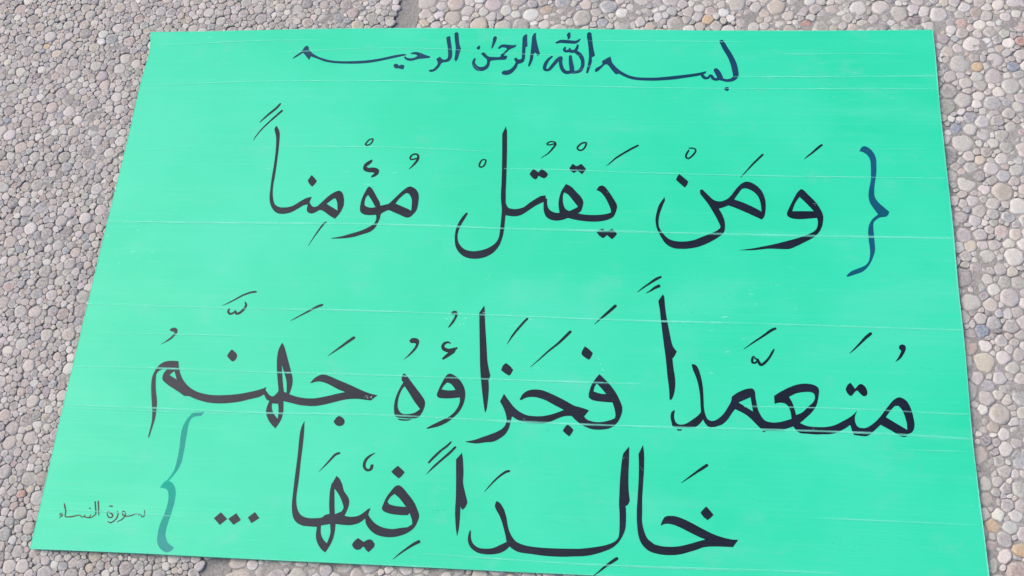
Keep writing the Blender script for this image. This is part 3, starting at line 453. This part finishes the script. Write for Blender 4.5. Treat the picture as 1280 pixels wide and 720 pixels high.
CREASES = [
  ('-495.6,317.5 -417.9,321.2 -353.8,324.9 -268.5,326.0', 0.94),
  ('-329.2,304.8 -224.4,312.2 -115.0,312.1 -58.1,307.2 3.3,303.5 83.9,301.0', 0.94),
  ('-499.2,255.1 -343.6,261.7 -218.3,263.2 -135.9,262.2 -14.0,257.7 124.9,254.6 260.6,252.8 374.6,253.2 499.6,253.7', 1.09),
  ('256.0,270.2 375.5,270.5 495.5,271.9', 1.25),
  ('62.9,324.2 212.5,322.6 281.1,321.2', 0.78),
  ('295.7,320.0 319.5,304.4 396.1,304.4 471.8,303.1', 0.94),
  ('-83.4,303.5 -37.4,261.2', 1.01),
  ('-477.6,159.9 -410.3,162.8', 0.94),
  ('-297.5,166.1 -166.0,166.0 -86.3,163.3 -22.2,160.5', 1.09),
  ('-15.8,137.2 70.8,136.0 146.7,133.7 295.6,131.4 497.3,131.3', 1.25),
  ('-498.9,58.3 -311.2,59.1 -183.3,60.0 -77.0,58.5 -0.8,56.6 148.2,55.1 293.6,53.9 498.4,54.1', 1.87),
  ('402.6,168.6 484.5,170.6', 0.94),
  ('-501.0,-51.1 -293.5,-52.1 -179.4,-51.3 6.3,-53.6 150.4,-55.6 290.8,-55.6 497.7,-57.3', 1.40),
  ('-476.0,-88.1 -374.3,-86.3 -288.0,-86.9', 1.01),
  ('-495.9,-129.5 -404.4,-128.6 -281.2,-129.5 -169.9,-128.9 11.1,-129.8 151.8,-129.9', 1.40),
  ('263.2,-151.5 372.0,-150.4 470.4,-152.2 494.7,-152.2', 1.33),
  ('-499.3,-176.2 -394.8,-176.3 -273.4,-177.6 -128.1,-175.2 14.2,-177.4 152.7,-177.8 287.8,-176.4 403.4,-176.5 497.0,-179.1', 1.72),
  ('-498.4,-179.9 -394.0,-180.0 -273.0,-180.4', 0.94),
  ('422.6,-193.0 496.5,-192.8', 1.01),
  ('321.8,-268.7 397.6,-268.7 497.1,-269.1', 1.17),
  ('-500.5,-295.0 -406.7,-296.1 -307.3,-297.7', 0.94),
  ('-503.6,-267.4 -450.0,-266.0', 0.78),
  ('-68.8,-323.9 -9.7,-325.2 90.1,-326.9 155.5,-326.2 284.1,-324.0 355.1,-323.8', 1.25),
  ('106.5,-326.2 155.6,-327.0 284.1,-325.6', 0.86),
  ('45.4,267.4 113.8,302.2', 0.70),
]
EDGE_TOP = '-500.0,339.2 -419.1,340.3 -270.9,343.7 -123.3,344.5 41.8,342.8 242.2,339.5 398.0,338.8 499.1,339.5'
EDGE_RIGHT = '499.1,339.5 499.3,294.9 498.3,226.8 498.6,177.3 498.8,118.7 499.1,62.2 498.0,-7.0 498.5,-74.9 497.0,-171.3 497.7,-230.6 498.8,-275.5 500.1,-338.5'
EDGE_BOTTOM = '-499.4,-339.4 -388.6,-338.4 -247.4,-338.4 -109.8,-337.9 24.6,-337.9 123.3,-337.5 315.3,-337.5 500.1,-338.5'
EDGE_LEFT = '-500.0,339.2 -495.4,311.2 -496.1,282.3 -497.4,251.4 -497.2,167.9 -499.1,49.5 -499.7,-30.4 -500.2,-131.6 -500.2,-208.4 -499.3,-277.1 -499.4,-339.4'
JOINT = ('-167.2,393.7 -169.7,347.7 -308.5,-357.7', '-142.4,390.9 -145.5,347.6 -278.9,-356.3')
ACCENTS = [(-643.8, 322.3, 'tan'), (-645.4, 274.0, 'plum'), (227.8, 360.9, 'tan'), (22.2, 378.3, 'brown'), (548.7, 289.7, 'tan'), (536.0, 354.5, 'rose'), (603.9, 328.1, 'rust'), (480.1, 358.4, 'plum'), (515.8, 202.7, 'slate'), (-669.2, 206.0, 'slate'), (509.8, -267.3, 'tan'), (535.9, -291.0, 'tan'), (-528.6, -278.5, 'rust'), (589.5, 289.7, 'slate'), (563.4, 324.7, 'white'), (-569.1, 328.6, 'white'), (247.9, 371.9, 'white'), (520.6, -54.0, 'slate'), (349.1, 353.0, 'rust')]
SCUFFS = [(-64.9, -58.3, 5.6, 4.7, 0.00, 14, 1.30), (-48.1, -61.8, 6.5, 4.7, 0.80, 12, 1.50), (-37.8, -51.7, 7.4, 3.7, 0.40, 10, 0.90), (-51.8, -83.3, 6.5, 1.9, 0.00, 5, 1.00), (-30.3, -53.5, 2.8, 3.7, 0.00, 4, 0.90), (-22.7, -6.6, 5.6, 2.8, 0.50, 7, 0.90), (108.4, -109.0, 13.0, 0.7, -1.20, 26, 0.80), (-58.1, -255.6, 13.0, 4.7, 0.20, 9, 0.80), (374.1, 243.0, 7.4, 2.8, 0.00, 8, 0.90), (464.6, 158.5, 2.3, 1.9, 0.00, 5, 1.30), (24.1, -224.2, 5.6, 2.8, 0.40, 8, 0.80), (68.9, -226.8, 4.7, 1.9, 0.00, 4, 0.80), (104.6, -272.4, 2.8, 0.9, 0.00, 3, 0.90), (-142.8, -187.7, 4.7, 2.8, 0.00, 5, 0.90), (108.8, 106.1, 0.9, 0.9, 0.00, 2, 0.90), (28.0, -174.2, 1.9, 0.9, 0.00, 3, 0.80), (96.7, -172.6, 2.8, 1.9, 0.00, 4, 0.80), (335.3, -173.8, 3.7, 2.3, 0.00, 7, 0.90), (348.0, 94.2, 2.3, 1.4, -0.40, 4, 0.90), (-148.4, -155.5, 4.7, 2.8, 0.00, 14, 1.20), (154.5, -226.0, 1.9, 3.7, 0.00, 4, 0.70), (137.3, -212.8, 2.8, 2.8, 0.00, 4, 0.70), (-26.9, -50.5, 2.3, 0.9, 0.00, 6, 1.00)]
SPECKS = [(403.9, -292.7, 65.1, 7.4, -0.03, 60, 1.10), (364.4, -294.5, 16.7, 7.4, 0.00, 20, 1.20), (85.0, -283.4, 27.9, 3.7, 0.00, 20, 1.10), (273.7, -254.2, 7.4, 1.9, 0.00, 7, 1.20), (462.1, -103.4, 13.0, 6.5, -0.30, 14, 1.20), (465.9, -126.7, 6.5, 6.5, 0.00, 10, 1.00), (469.7, 22.6, 10.2, 2.8, 0.00, 8, 1.00), (403.6, 64.3, 16.7, 1.9, 0.00, 4, 1.30), (-317.0, 329.9, 10.2, 0.9, 0.00, 7, 1.00), (104.5, 124.4, 0.9, 0.9, 0.00, 1, 1.90), (127.0, 20.9, 1.9, 0.9, 0.00, 2, 1.30), (318.2, -88.6, 11.2, 0.9, 0.00, 4, 1.10), (53.0, -185.0, 4.7, 1.9, 0.00, 5, 1.60), (-57.8, -277.9, 7.4, 0.9, 0.00, 14, 1.10), (10.7, -280.8, 27.9, 7.4, 0.00, 12, 1.10), (418.7, -191.5, 46.5, 5.6, 0.00, 14, 1.00), (487.7, 51.9, 7.4, 3.7, 0.00, 5, 1.10), (237.1, -232.9, 55.8, 27.9, 0.00, 12, 0.90), (-149.9, -62.5, 83.7, 27.9, 0.00, 8, 0.80), (367.8, -67.6, 74.4, 18.6, 0.00, 12, 0.90), (-386.6, 145.8, 55.8, 37.2, 0.00, 6, 0.80)]

def pts(s):
    out = []
    for t in s.split():
        c = t.endswith('*')
        out.append((*[float(v) / 1000 for v in t.rstrip('*').split(',')], c))
    return out

def smooth_closed(P, step=.0018):
    """Catmull-Rom through the points, broken at the corners"""
    n = len(P)
    out = []
    for i in range(n):
        p1, p2 = P[i], P[(i + 1) % n]
        a, b = np.array(p1[:2]), np.array(p2[:2])
        p0 = np.array(P[i - 1][:2]) if not p1[2] else a - (b - a) * .5
        p3 = np.array(P[(i + 2) % n][:2]) if not p2[2] else b + (b - a) * .5
        d = np.linalg.norm(b - a)
        k = max(1, int(d / step))
        m1, m2 = (b - p0) * .5, (p3 - a) * .5
        for m in (m1, m2):                  # keep tangents from overshooting short spans
            L = np.linalg.norm(m)
            if L > 1.2 * d:
                m *= 1.2 * d / L
        for q in range(k):
            t = q / k
            out.append((2 * t**3 - 3 * t**2 + 1) * a + (t**3 - 2 * t**2 + t) * m1 + (3 * t**2 - 2 * t**3) * b + (t**3 - t**2) * m2)
    return np.array(out)

def smooth_open(P, closed=False, step=.0015):
    P = np.array(P)
    n = len(P)
    out = []
    for i in range(n if closed else n - 1):
        p1, p2 = P[i], P[(i + 1) % n]
        p0 = P[i - 1] if (i or closed) else 2 * p1 - p2
        p3 = P[(i + 2) % n] if (i + 2 < n or closed) else 2 * p2 - p1
        k = max(2, int(np.linalg.norm((p2 - p1)[:2]) / step))
        for q in range(k):
            t = q / k
            out.append(.5 * (2 * p1 + (p2 - p0) * t + (2 * p0 - 5 * p1 + 4 * p2 - p3) * t * t + (3 * p1 - p0 - 3 * p2 + p3) * t**3))
    if not closed:
        out.append(P[-1])
    return np.array(out)

def stroke_loops(s, closed):
    P = [tuple(float(v) / 1000 for v in t.split(',')) for t in s.split()]
    Q = smooth_open(P, closed)
    xy, w = Q[:, :2], np.maximum(Q[:, 2] * 1.26, .0005) / 2
    if closed:
        T = np.roll(xy, -1, 0) - np.roll(xy, 1, 0)
    else:
        T = np.gradient(xy, axis=0)
    T /= np.linalg.norm(T, axis=1)[:, None] + 1e-12
    Nn = np.stack([-T[:, 1], T[:, 0]], 1)
    Lf, Rt = xy + Nn * w[:, None], xy - Nn * w[:, None]
    if closed:
        A = lambda p: np.sum(p[:, 0] * np.roll(p[:, 1], -1) - p[:, 1] * np.roll(p[:, 0], -1))
        return [Lf, Rt] if abs(A(Lf)) > abs(A(Rt)) else [Rt, Lf]
    def cap(c, t, n, r):
        return [c + r * (n * math.cos(a) + t * math.sin(a)) for a in (math.pi * .25, math.pi * .5, math.pi * .75)]
    loop = list(Lf) + cap(xy[-1], T[-1], Nn[-1], w[-1]) + list(Rt[::-1]) + cap(xy[0], -T[0], -Nn[0], w[0])
    return [np.array(loop)]

def winding(poly, q):
    x, y = q[:, 0][:, None], q[:, 1][:, None]
    a, b = poly, np.roll(poly, -1, 0)
    up = (a[:, 1] <= y) & (b[:, 1] > y)
    dn = (a[:, 1] > y) & (b[:, 1] <= y)
    cr = (b[:, 0] - a[:, 0]) * (y - a[:, 1]) - (x - a[:, 0]) * (b[:, 1] - a[:, 1])
    return np.sum(up & (cr > 0), 1) - np.sum(dn & (cr < 0), 1)

def fill(loops):
    """triangulate a loop with holes; self-touching outlines are filled as a pen would"""
    V, Eg = [], []
    for lp in loops:
        s = len(V)
        V += [Vector((float(a), float(b))) for a, b in lp]
        Eg += [(s + i, s + (i + 1) % len(lp)) for i in range(len(lp))]
    v2, _, f2, _, _, _ = delaunay_2d_cdt(V, Eg, [], 0, 1e-7)
    v = np.array([(a.x, a.y) for a in v2])
    f = np.array([t for t in f2 if len(t) == 3])
    c = v[f].mean(1)
    keep = winding(loops[0], c) != 0
    for h in loops[1:]:
        keep &= winding(h, c) == 0
    return v, f[keep]

def ink_mesh(name, items, mat, parent, base=.00016):
    """one word: all its pen strokes lie on the wavy sheet; a stroke crossing another lies on top of it"""
    verts, faces, boxes, mi = [], [], [], []
    for kind, data in items:
        loops = [smooth_closed(pts(s)) for s in data] if kind == 'P' else stroke_loops(data[0], kind == 'C')
        v, f = fill(loops)
        lo, hi = v.min(0), v.max(0)
        lev = 0
        for (l2, h2, k2) in boxes:
            if (lo < h2).all() and (hi > l2).all():
                lev = max(lev, k2 + 1)
        boxes.append((lo, hi, lev))
        z = ZB + zoff(v[:, 0], v[:, 1]) + base + lev * .00003
        faces += (f + len(verts)).tolist()
        mi += [int(kind != 'P')] * len(f)
        verts += np.column_stack([v, z]).tolist()
    me = bpy.data.meshes.new(name)
    me.from_pydata(verts, [], faces)
    me.update()
    if me.polygons and sum(p.normal.z * p.area for p in me.polygons) < 0:
        me.flip_normals()
    o = link(name, me, mat, parent)
    if mat is M_DARK and any(mi):            # quick pen flicks leave a thinner film of ink
        me.materials.append(M_FILM)
        me.polygons.foreach_set('material_index', mi)
    return o

# ------------------------------------------------------------------ the sheet
board = empty("sign_board")
tag(board, "large green corrugated plastic sheet handwritten with black Arabic verses, lying flat on pebbled paving", "sign")

def resample(s, n):
    P = smooth_open([p[:2] for p in pts(s)], step=.004)
    d = np.r_[0, np.cumsum(np.linalg.norm(np.diff(P, axis=0), axis=1))]
    u = np.linspace(0, d[-1], n)
    return np.column_stack([np.interp(u, d, P[:, 0]), np.interp(u, d, P[:, 1])])

def build_sheet():
    nu, nv = 181, 121
    top, bot = resample(EDGE_TOP, nu), resample(EDGE_BOTTOM, nu)
    lef, rig = resample(EDGE_LEFT, nv)[::-1], resample(EDGE_RIGHT, nv)[::-1]   # bottom to top
    u = np.linspace(0, 1, nu)[None, :, None]
    v = np.linspace(0, 1, nv)[:, None, None]
    G = (1 - v) * bot[None] + v * top[None] + (1 - u) * lef[:, None] + u * rig[:, None] \
        - ((1 - u) * (1 - v) * bot[0] + u * (1 - v) * bot[-1] + (1 - u) * v * top[0] + u * v * top[-1])
    X, Y = G[..., 0], G[..., 1]
    Z = ZB + zoff(X, Y)
    TH, SK = .0042, .0005
    verts, faces = [], []
    def layer(z):
        s = len(verts)
        verts.extend(np.stack([X, Y, z], -1).reshape(-1, 3).tolist())
        return s
    def quads(s, flip):
        for j in range(nv - 1):
            for i in range(nu - 1):
                q = [s + j * nu + i, s + j * nu + i + 1, s + (j + 1) * nu + i + 1, s + (j + 1) * nu + i]
                faces.append(q[::-1] if flip else q)
    ring = [i for i in range(nu)] + [j * nu + nu - 1 for j in range(1, nv)] + [(nv - 1) * nu + i for i in range(nu - 2, -1, -1)] + [j * nu for j in range(nv - 2, 0, -1)]
    for z1, z2 in ((Z, Z - SK), (Z - TH + SK, Z - TH)):      # two skins
        a = layer(z1); quads(a, False)
        b = layer(z2); quads(b, True)
        for k in range(len(ring)):
            p, q = ring[k], ring[(k + 1) % len(ring)]
            faces.append([b + p, b + q, a + q, a + p])
    for j in np.linspace(0, nv - 1, 161):                   # flute walls between the skins, running the long way
        j0 = min(int(j), nv - 2); t = j - j0
        L = (1 - t) * np.stack([X[j0], Y[j0], Z[j0]], -1) + t * np.stack([X[j0 + 1], Y[j0 + 1], Z[j0 + 1]], -1)
        L = L[::6]
        s = len(verts)
        for p in L:
            verts.append([p[0], p[1], p[2] - SK * .9]); verts.append([p[0], p[1], p[2] - TH + SK * .9])
        for k in range(len(L) - 1):
            faces.append([s + 2 * k, s + 2 * k + 1, s + 2 * k + 3, s + 2 * k + 2])
    me = bpy.data.meshes.new("plastic_sheet")
    me.from_pydata(verts, [], faces)
    me.update()
    return link("plastic_sheet", me, M_BOARD, board)
build_sheet()

INK = {'blue': M_BLUE, 'dark': M_DARK, 'thin': M_THIN}
for ink, words in LINES:
    line = empty("inscription_line", parent=board)
    if ink == 'blue':
        line["label"] = "small heading line written in navy marker along the upper edge"
    elif ink == 'thin':
        line["label"] = "tiny citation in thin pen near the lower left corner"
    for items in words:
        ink_mesh("handwritten_word", items, INK[ink], line)
b1 = ink_mesh("curly_bracket", BRACKETS[0], M_BLUE2, board)
b1["label"] = "blue curly bracket opening the verse"
b2 = ink_mesh("curly_bracket", BRACKETS[1], M_TEAL, board)
b2["label"] = "faded teal curly bracket closing the verse"
ell = empty("ellipsis", parent=board)
for d in DOTS:
    ink_mesh("ellipsis_dot", [d], M_DARK, ell)

def crease(s, w, seed):
    """a whitened fold line: a hairline of stressed plastic, palest along its core"""
    P = smooth_open([p[:2] for p in pts(s)], step=.004)
    rs = np.random.RandomState(seed)
    n = len(P)
    k = np.arange(0, n + 14, 14)
    wob = np.interp(np.arange(n), k, rs.uniform(.7, 1.2, len(k)))
    end = np.clip(np.minimum(np.arange(n), np.arange(n)[::-1]) / 12, .05, 1)
    if w > 1.2:
        end = np.maximum(end, .7)
    hw = w / 1000 * wob * 1.0
    T = np.gradient(P, axis=0)
    T /= np.linalg.norm(T, axis=1)[:, None]
    Nn = np.stack([-T[:, 1], T[:, 0]], 1)
    verts, faces, core = [], [], []
    for i in range(n):
        for o, c in ((-1, 0), (-.3, 1), (.3, 1), (1, 0)):
            q = P[i] + Nn[i] * hw[i] * o
            verts.append((q[0], q[1], ZB + float(zoff(q[0], q[1])) + .00045))
            core.append(c * end[i])
    for i in range(n - 1):
        for k in (0, 1, 2):
            a = 4 * i + k
            faces.append((a, a + 4, a + 5, a + 1))
    me = bpy.data.meshes.new("crease")
    me.from_pydata(verts, [], faces)
    me.update()
    if sum(p.normal.z for p in me.polygons) < 0:
        me.flip_normals()
    at = me.attributes.new("core", 'FLOAT', 'POINT')
    at.data.foreach_set("value", np.array(core, np.float32))
    link("crease", me, M_CREASE, board)
def worn_edge(s, seed):
    """the cut edge of the sheet, pale where the knife bruised the plastic"""
    P = smooth_open([p[:2] for p in pts(s)], step=.004)
    n = len(P)
    rs = np.random.RandomState(seed)
    w = np.interp(np.arange(n), np.arange(0, n + 9, 9), rs.uniform(.0005, .0013, len(np.arange(0, n + 9, 9))))
    T = np.gradient(P, axis=0)
    T /= np.linalg.norm(T, axis=1)[:, None]
    Nn = np.stack([-T[:, 1], T[:, 0]], 1)
    Nn *= np.sign(-np.sum(Nn * P, 1))[:, None]
    verts, faces, core = [], [], []
    for i in range(n):
        for o, c in ((0, 1.2), (.6, .9), (1.6, 0)):
            q = P[i] + Nn[i] * w[i] * o
            verts.append((q[0], q[1], ZB + float(zoff(q[0], q[1])) + .00012))
            core.append(c)
    for i in range(n - 1):
        for k in (0, 1):
            a = 3 * i + k
            faces.append((a, a + 3, a + 4, a + 1))
    me = bpy.data.meshes.new("worn_edge")
    me.from_pydata(verts, [], faces)
    me.update()
    if sum(p.normal.z for p in me.polygons) < 0:
        me.flip_normals()
    at = me.attributes.new("core", 'FLOAT', 'POINT')
    at.data.foreach_set("value", np.array(core, np.float32))
    link("worn_edge", me, M_CREASE, board)
for i, (s, w) in enumerate(CREASES):
    crease(s, w, i)
for i, e in enumerate((EDGE_TOP, EDGE_RIGHT, EDGE_BOTTOM, EDGE_LEFT)):
    worn_edge(e, 40 + i)

def plain(name, col, rough=.6):
    N = Nodes(name)
    N.b.inputs["Base Color"].default_value = (*col, 1)
    N.b.inputs["Roughness"].default_value = rough
    N.b.inputs["Specular IOR Level"].default_value = .3
    return N.m

def flecks(name, regions, mat, seed, up):
    """tiny chips or dirt specks lying in loose patches on the sheet"""
    rs = np.random.RandomState(seed)
    verts, faces = [], []
    for cx, cy, rx, ry, ang, n, size in regions:
        ca, sa = math.cos(ang), math.sin(ang)
        for _ in range(n):
            a, q = rs.uniform(0, 6.283), math.sqrt(rs.uniform(0, 1))
            u, v = rx * q * math.cos(a), ry * q * math.sin(a)
            x, y = cx + u * ca - v * sa, cy + u * sa + v * ca
            L = size * rs.uniform(.35, 1.0)
            k = rs.randint(5, 8)
            f0 = rs.uniform(0, 6.283)
            s0 = len(verts)
            for j in range(k):
                t = 6.283 * j / k
                w = L * rs.uniform(.6, 1.1) * .5
                px_, py_ = w * math.cos(t) * rs.uniform(.9, 1.3), w * .6 * math.sin(t)
                X = x + px_ * math.cos(f0) - py_ * math.sin(f0)
                Y = y + px_ * math.sin(f0) + py_ * math.cos(f0)
                verts.append((X, Y, ZB + float(zoff(X, Y)) + up + .000004 * (len(faces) % 9)))
            faces.append(list(range(s0, s0 + k)))
    me = bpy.data.meshes.new(name)
    me.from_pydata(verts, [], faces)
    me.update()
    link(name, me, mat, board)["kind"] = "stuff"
flecks("scuff_chips", [tuple(v / 1000 if i not in (4, 5) else v for i, v in enumerate(t)) for t in SCUFFS], plain("scuffed_plastic", (.50, .90, .78)), 3, .00038)
flecks("dirt_specks", [tuple(v / 1000 if i not in (4, 5) else v for i, v in enumerate(t)) for t in SPECKS], plain("dirt", (.012, .33, .24)), 4, .00008)

# ------------------------------------------------------------------ paving
JL = [p[:2] for p in pts(JOINT[0])]
JR = [p[:2] for p in pts(JOINT[1])]
def jx(J, y):                              # x of a joint edge at height y (straight line through its ends)
    (x0, y0), (x1, y1) = J[0], J[-1]
    return x0 + (x1 - x0) * (y - y0) / (y1 - y0)

FAR = 30.0
def slab(name, side, z, mat, label):
    """one cast slab: finely gridded near the sheet, running out to the far edge"""
    ys = np.r_[-FAR, -4, -1.2, np.arange(-.7, .8001, .015), 1.4, 4, FAR]
    n = 60
    verts, faces = [], []
    rs = np.random.RandomState(5 if side < 0 else 6)
    for y in ys:
        yy = max(-1.2, min(1.4, y))
        e = jx(JL if side < 0 else JR, yy)
        t = np.r_[np.linspace(0, .9, n), 3, FAR] * side
        for k, dx in enumerate(t):
            wob = .0012 * math.sin(140 * y + side) + .0009 * math.sin(317 * y) if k == 0 else 0
            verts.append((e + dx + wob, y, z + (rs.normal(0, .0010) if 0 < k < n else 0) - (.0025 if k == 0 else 0)))
    m = n + 2
    for j in range(len(ys) - 1):
        for i in range(m - 1):
            q = [j * m + i, j * m + i + 1, (j + 1) * m + i + 1, (j + 1) * m + i]
            faces.append(q if side > 0 else q[::-1])
        # vertical joint face
        a, b = j * m, (j + 1) * m
        s = len(verts)
        verts += [(*verts[a][:2], z - .03), (*verts[b][:2], z - .03)]
        faces.append([a, b, s + 1, s] if side > 0 else [a, s, s + 1, b])
    me = bpy.data.meshes.new(name)
    me.from_pydata(verts, [], faces)
    me.update()
    for p in me.polygons:
        p.use_smooth = True
    return tag(link(name, me, mat), label, "paving", kind='structure')
slab("pavement", -1, -.0025, M_CEM_L, "left slab of exposed aggregate paving set with small grey pebbles")
slab("pavement", 1, -.0018, M_CEM_R, "right slab of exposed aggregate paving set with larger pale pebbles")

def joint():
    ys = np.arange(-1.2, 1.4, .01)
    verts, faces = [], []
    rs = np.random.RandomState(9)
    for y in ys:
        a, b = jx(JL, y), jx(JR, y)
        for k in range(7):
            t = k / 6
            verts.append((a - .002 + (b - a + .004) * t, y, -.0034 - .0010 * math.sin(math.pi * t) + rs.normal(0, .0003)))
    for j in range(len(ys) - 1):
        for k in range(6):
            a = j * 7 + k
            faces.append((a, a + 1, a + 8, a + 7))
    me = bpy.data.meshes.new("pavement_joint")
    me.from_pydata(verts, [], faces)
    for p in me.polygons:
        p.use_smooth = True
    tag(link("pavement_joint", me, M_JOINT), "smooth mortar joint running between the two pebbled paving slabs", "paving", kind='structure')
joint()

# pebbles set in the two slabs: dart-thrown centres, outlines fitted between neighbours
PAL = [((.36, .333, .318), 5), ((.43, .400, .378), 5), ((.51, .475, .450), 4), ((.61, .575, .545), 2.2), ((.30, .280, .275), 2.2),
       ((.43, .370, .325), 1.8), ((.43, .355, .325), 1.0), ((.28, .288, .315), 1.0), ((.38, .295, .26), .4), ((.21, .20, .205), .3), ((.48, .40, .31), .4)]
ACC = {'tan': (.56, .38, .20), 'brown': (.40, .29, .19), 'rose': (.50, .30, .24), 'rust': (.40, .20, .155), 'plum': (.19, .145, .165),
       'slate': (.20, .24, .31), 'white': (.72, .69, .67)}

def pebble_bed(name, side, R0, classes, shrink, clip, dome, seed, label, palmul):
    rs = np.random.RandomState(seed)
    X0, X1, Y0, Y1 = (-1.02, .15, -.50, .66) if side < 0 else (-.42, .92, -.50, .66)
    cell = R0 * 2.0
    grid = {}
    px, py, pr = [], [], []
    def inside(x, y):
        if side < 0 and x > jx(JL, y) - R0 * 1.15: return False
        if side > 0 and x < jx(JR, y) + R0 * 1.15: return False
        # nothing grows unseen under the middle of the sheet
        if -.44 + .0 < x < .43 and -.28 < y < .27: return False
        return True
    def near(x, y):
        i, j = int(x // cell), int(y // cell)
        for a in range(i - 2, i + 3):
            for b in range(j - 2, j + 3):
                yield from grid.get((a, b), ())
    def add(x, y, r):
        grid.setdefault((int(x // cell), int(y // cell)), []).append(len(px))
        px.append(x); py.append(y); pr.append(r)
    forced = {}
    for ax, ay, kind in ACCENTS:
        ax, ay = ax / 1000, ay / 1000
        if (side < 0) == (ax < jx(JL, ay)):
            forced[len(px)] = kind
            add(ax, ay, R0 * 1.25)
    area = (X1 - X0) * (Y1 - Y0)
    for mul, dens in classes:
        for _ in range(int(dens * area / (R0 * R0))):
            x, y = rs.uniform(X0, X1), rs.uniform(Y0, Y1)
            if not inside(x, y):
                continue
            r = R0 * mul * rs.uniform(.9, 1.12)
            if all((px[k] - x) ** 2 + (py[k] - y) ** 2 > (.90 * (pr[k] + r)) ** 2 for k in near(x, y)):
                add(x, y, r)
    n = len(px)
    px, py, pr = np.array(px), np.array(py), np.array(pr)
    NA = 22
    th = np.arange(NA) * 2 * math.pi / NA
    prof = [(1.0, -1.0), (.98, -.5), (.90, -.2), (.72, -.05), (.40, -.01), (0.0, 0.0)]
    rimv = [.3, .8, 1.0, .55, 0.0, .25]
    w = np.array([p[1] for p in PAL]); w /= w.sum()
    V, F, TI, RI = [], [], [], []
    base = 0
    for i in range(n):
        nb = np.array([k for k in near(px[i], py[i]) if k != i], int)
        asp = rs.uniform(1.0, 2.0); ang = rs.uniform(0, math.pi)
        ca = np.cos(th - ang); sa = np.sin(th - ang)
        rr = clip * pr[i] / np.sqrt((ca / math.sqrt(asp)) ** 2 + (sa * math.sqrt(asp)) ** 2)
        if len(nb):
            dx, dy = px[nb] - px[i], py[nb] - py[i]
            d = np.hypot(dx, dy)
            h = (d * d + pr[i] ** 2 - pr[nb] ** 2) / (2 * d)
            cs = np.cos(th[:, None] - np.arctan2(dy, dx)[None])
            q = np.where(cs > .12, h[None] / np.maximum(cs, .12), 9)
            rr = np.minimum(rr, q.min(1))
        rr = np.maximum(rr, .25 * pr[i])
        rr = .22 * np.roll(rr, 1) + .56 * rr + .22 * np.roll(rr, -1)
        rr *= shrink * (1 + rs.normal(0, .02, NA) + .05 * np.sin(3 * th + rs.uniform(0, 6.3)) * rs.uniform(0, 1) + .03 * np.sin(5 * th + rs.uniform(0, 6.3)))
        H = dome * pr[i] * rs.uniform(.8, 1.25)
        zt = rs.uniform(-.0012, .0006)
        tx, ty = rs.normal(0, .07, 2)
        ox, oy = rs.normal(0, .08 * pr[i], 2)
        flat = rs.uniform(.6, 1.3)
        ring = []
        for (s, hz) in prof[:-1]:
            x = rr * np.cos(th) * s + ox * (1 - s); y = rr * np.sin(th) * s + oy * (1 - s)
            z = zt + H * (hz if hz < -.3 else hz * flat) + (tx * x + ty * y) * (1 if s < .9 else .3) + (rs.normal(0, .00012, NA) if .3 < s < .9 else 0)
            V.append(np.column_stack([px[i] + x, py[i] + y, z]))
        V.append(np.array([[px[i] + ox, py[i] + oy, zt]]))
        K = len(prof) - 1
        if i in forced:
            col = np.array(ACC[forced[i]])
        else:
            col = np.array(PAL[rs.choice(len(PAL), p=w)][0]) * rs.uniform(.85, 1.15) * (1 + rs.normal(0, .03, 3)) * palmul * np.array([1.005, 1.0, .95])
        dust = rs.uniform(.3, 1.1) * (.5 if i in forced else 1)
        TI.append(np.tile(np.r_[col, 1.0], (NA * K + 1, 1)))
        RI.append(np.r_[np.repeat(np.array(rimv[:K]) * dust, NA) * rs.uniform(.6, 1.15, NA * K), rimv[K] * dust])
        a = np.arange(NA); b = (a + 1) % NA
        for k in range(K - 1):
            F.append(np.column_stack([base + k * NA + a, base + k * NA + b, base + (k + 1) * NA + b, base + (k + 1) * NA + a]))
        F.append(np.column_stack([base + (K - 1) * NA + a, base + (K - 1) * NA + b, np.full(NA, base + K * NA), np.full(NA, -1)]))
        base += NA * K + 1
    V = np.concatenate(V); F = np.concatenate(F); TI = np.concatenate(TI); RI = np.concatenate(RI)
    tri = F[:, 3] < 0
    cnt = np.where(tri, 3, 4)
    loops = F.reshape(-1); loops = loops[loops >= 0]
    me = bpy.data.meshes.new(name)
    me.vertices.add(len(V)); me.vertices.foreach_set("co", V.astype(np.float32).ravel())
    me.loops.add(len(loops)); me.loops.foreach_set("vertex_index", loops.astype(np.int32))
    me.polygons.add(len(F)); me.polygons.foreach_set("loop_start", np.r_[0, np.cumsum(cnt)[:-1]].astype(np.int32))
    me.polygons.foreach_set("loop_total", cnt.astype(np.int32))
    me.polygons.foreach_set("use_smooth", np.ones(len(F), bool))
    me.update(calc_edges=True)
    a1 = me.attributes.new("tint", 'FLOAT_COLOR', 'POINT'); a1.data.foreach_set("color", TI.astype(np.float32).ravel())
    a2 = me.attributes.new("rim", 'FLOAT', 'POINT'); a2.data.foreach_set("value", RI.astype(np.float32))
    me.validate()
    print(name, n, "stones")
    tag(link(name, me, M_PEB), label, "pebbles", kind='stuff')

pebble_bed("pebbles", -1, .0038, [(2.1, .03), (1.3, .4), (1.0, 1.3), (.75, 2.2), (.5, 2.4)], .98, 1.6, .50, 11,
           "small grey pebbles packed tightly in the paving left of the sheet", .92)
pebble_bed("pebbles", 1, .0059, [(2.0, .05), (1.25, .5), (1.0, 1.4), (.7, 2.0), (.45, 2.0)], .95, 1.38, .38, 12,
           "larger pale pebbles set in cement right of the sheet", 1.12)
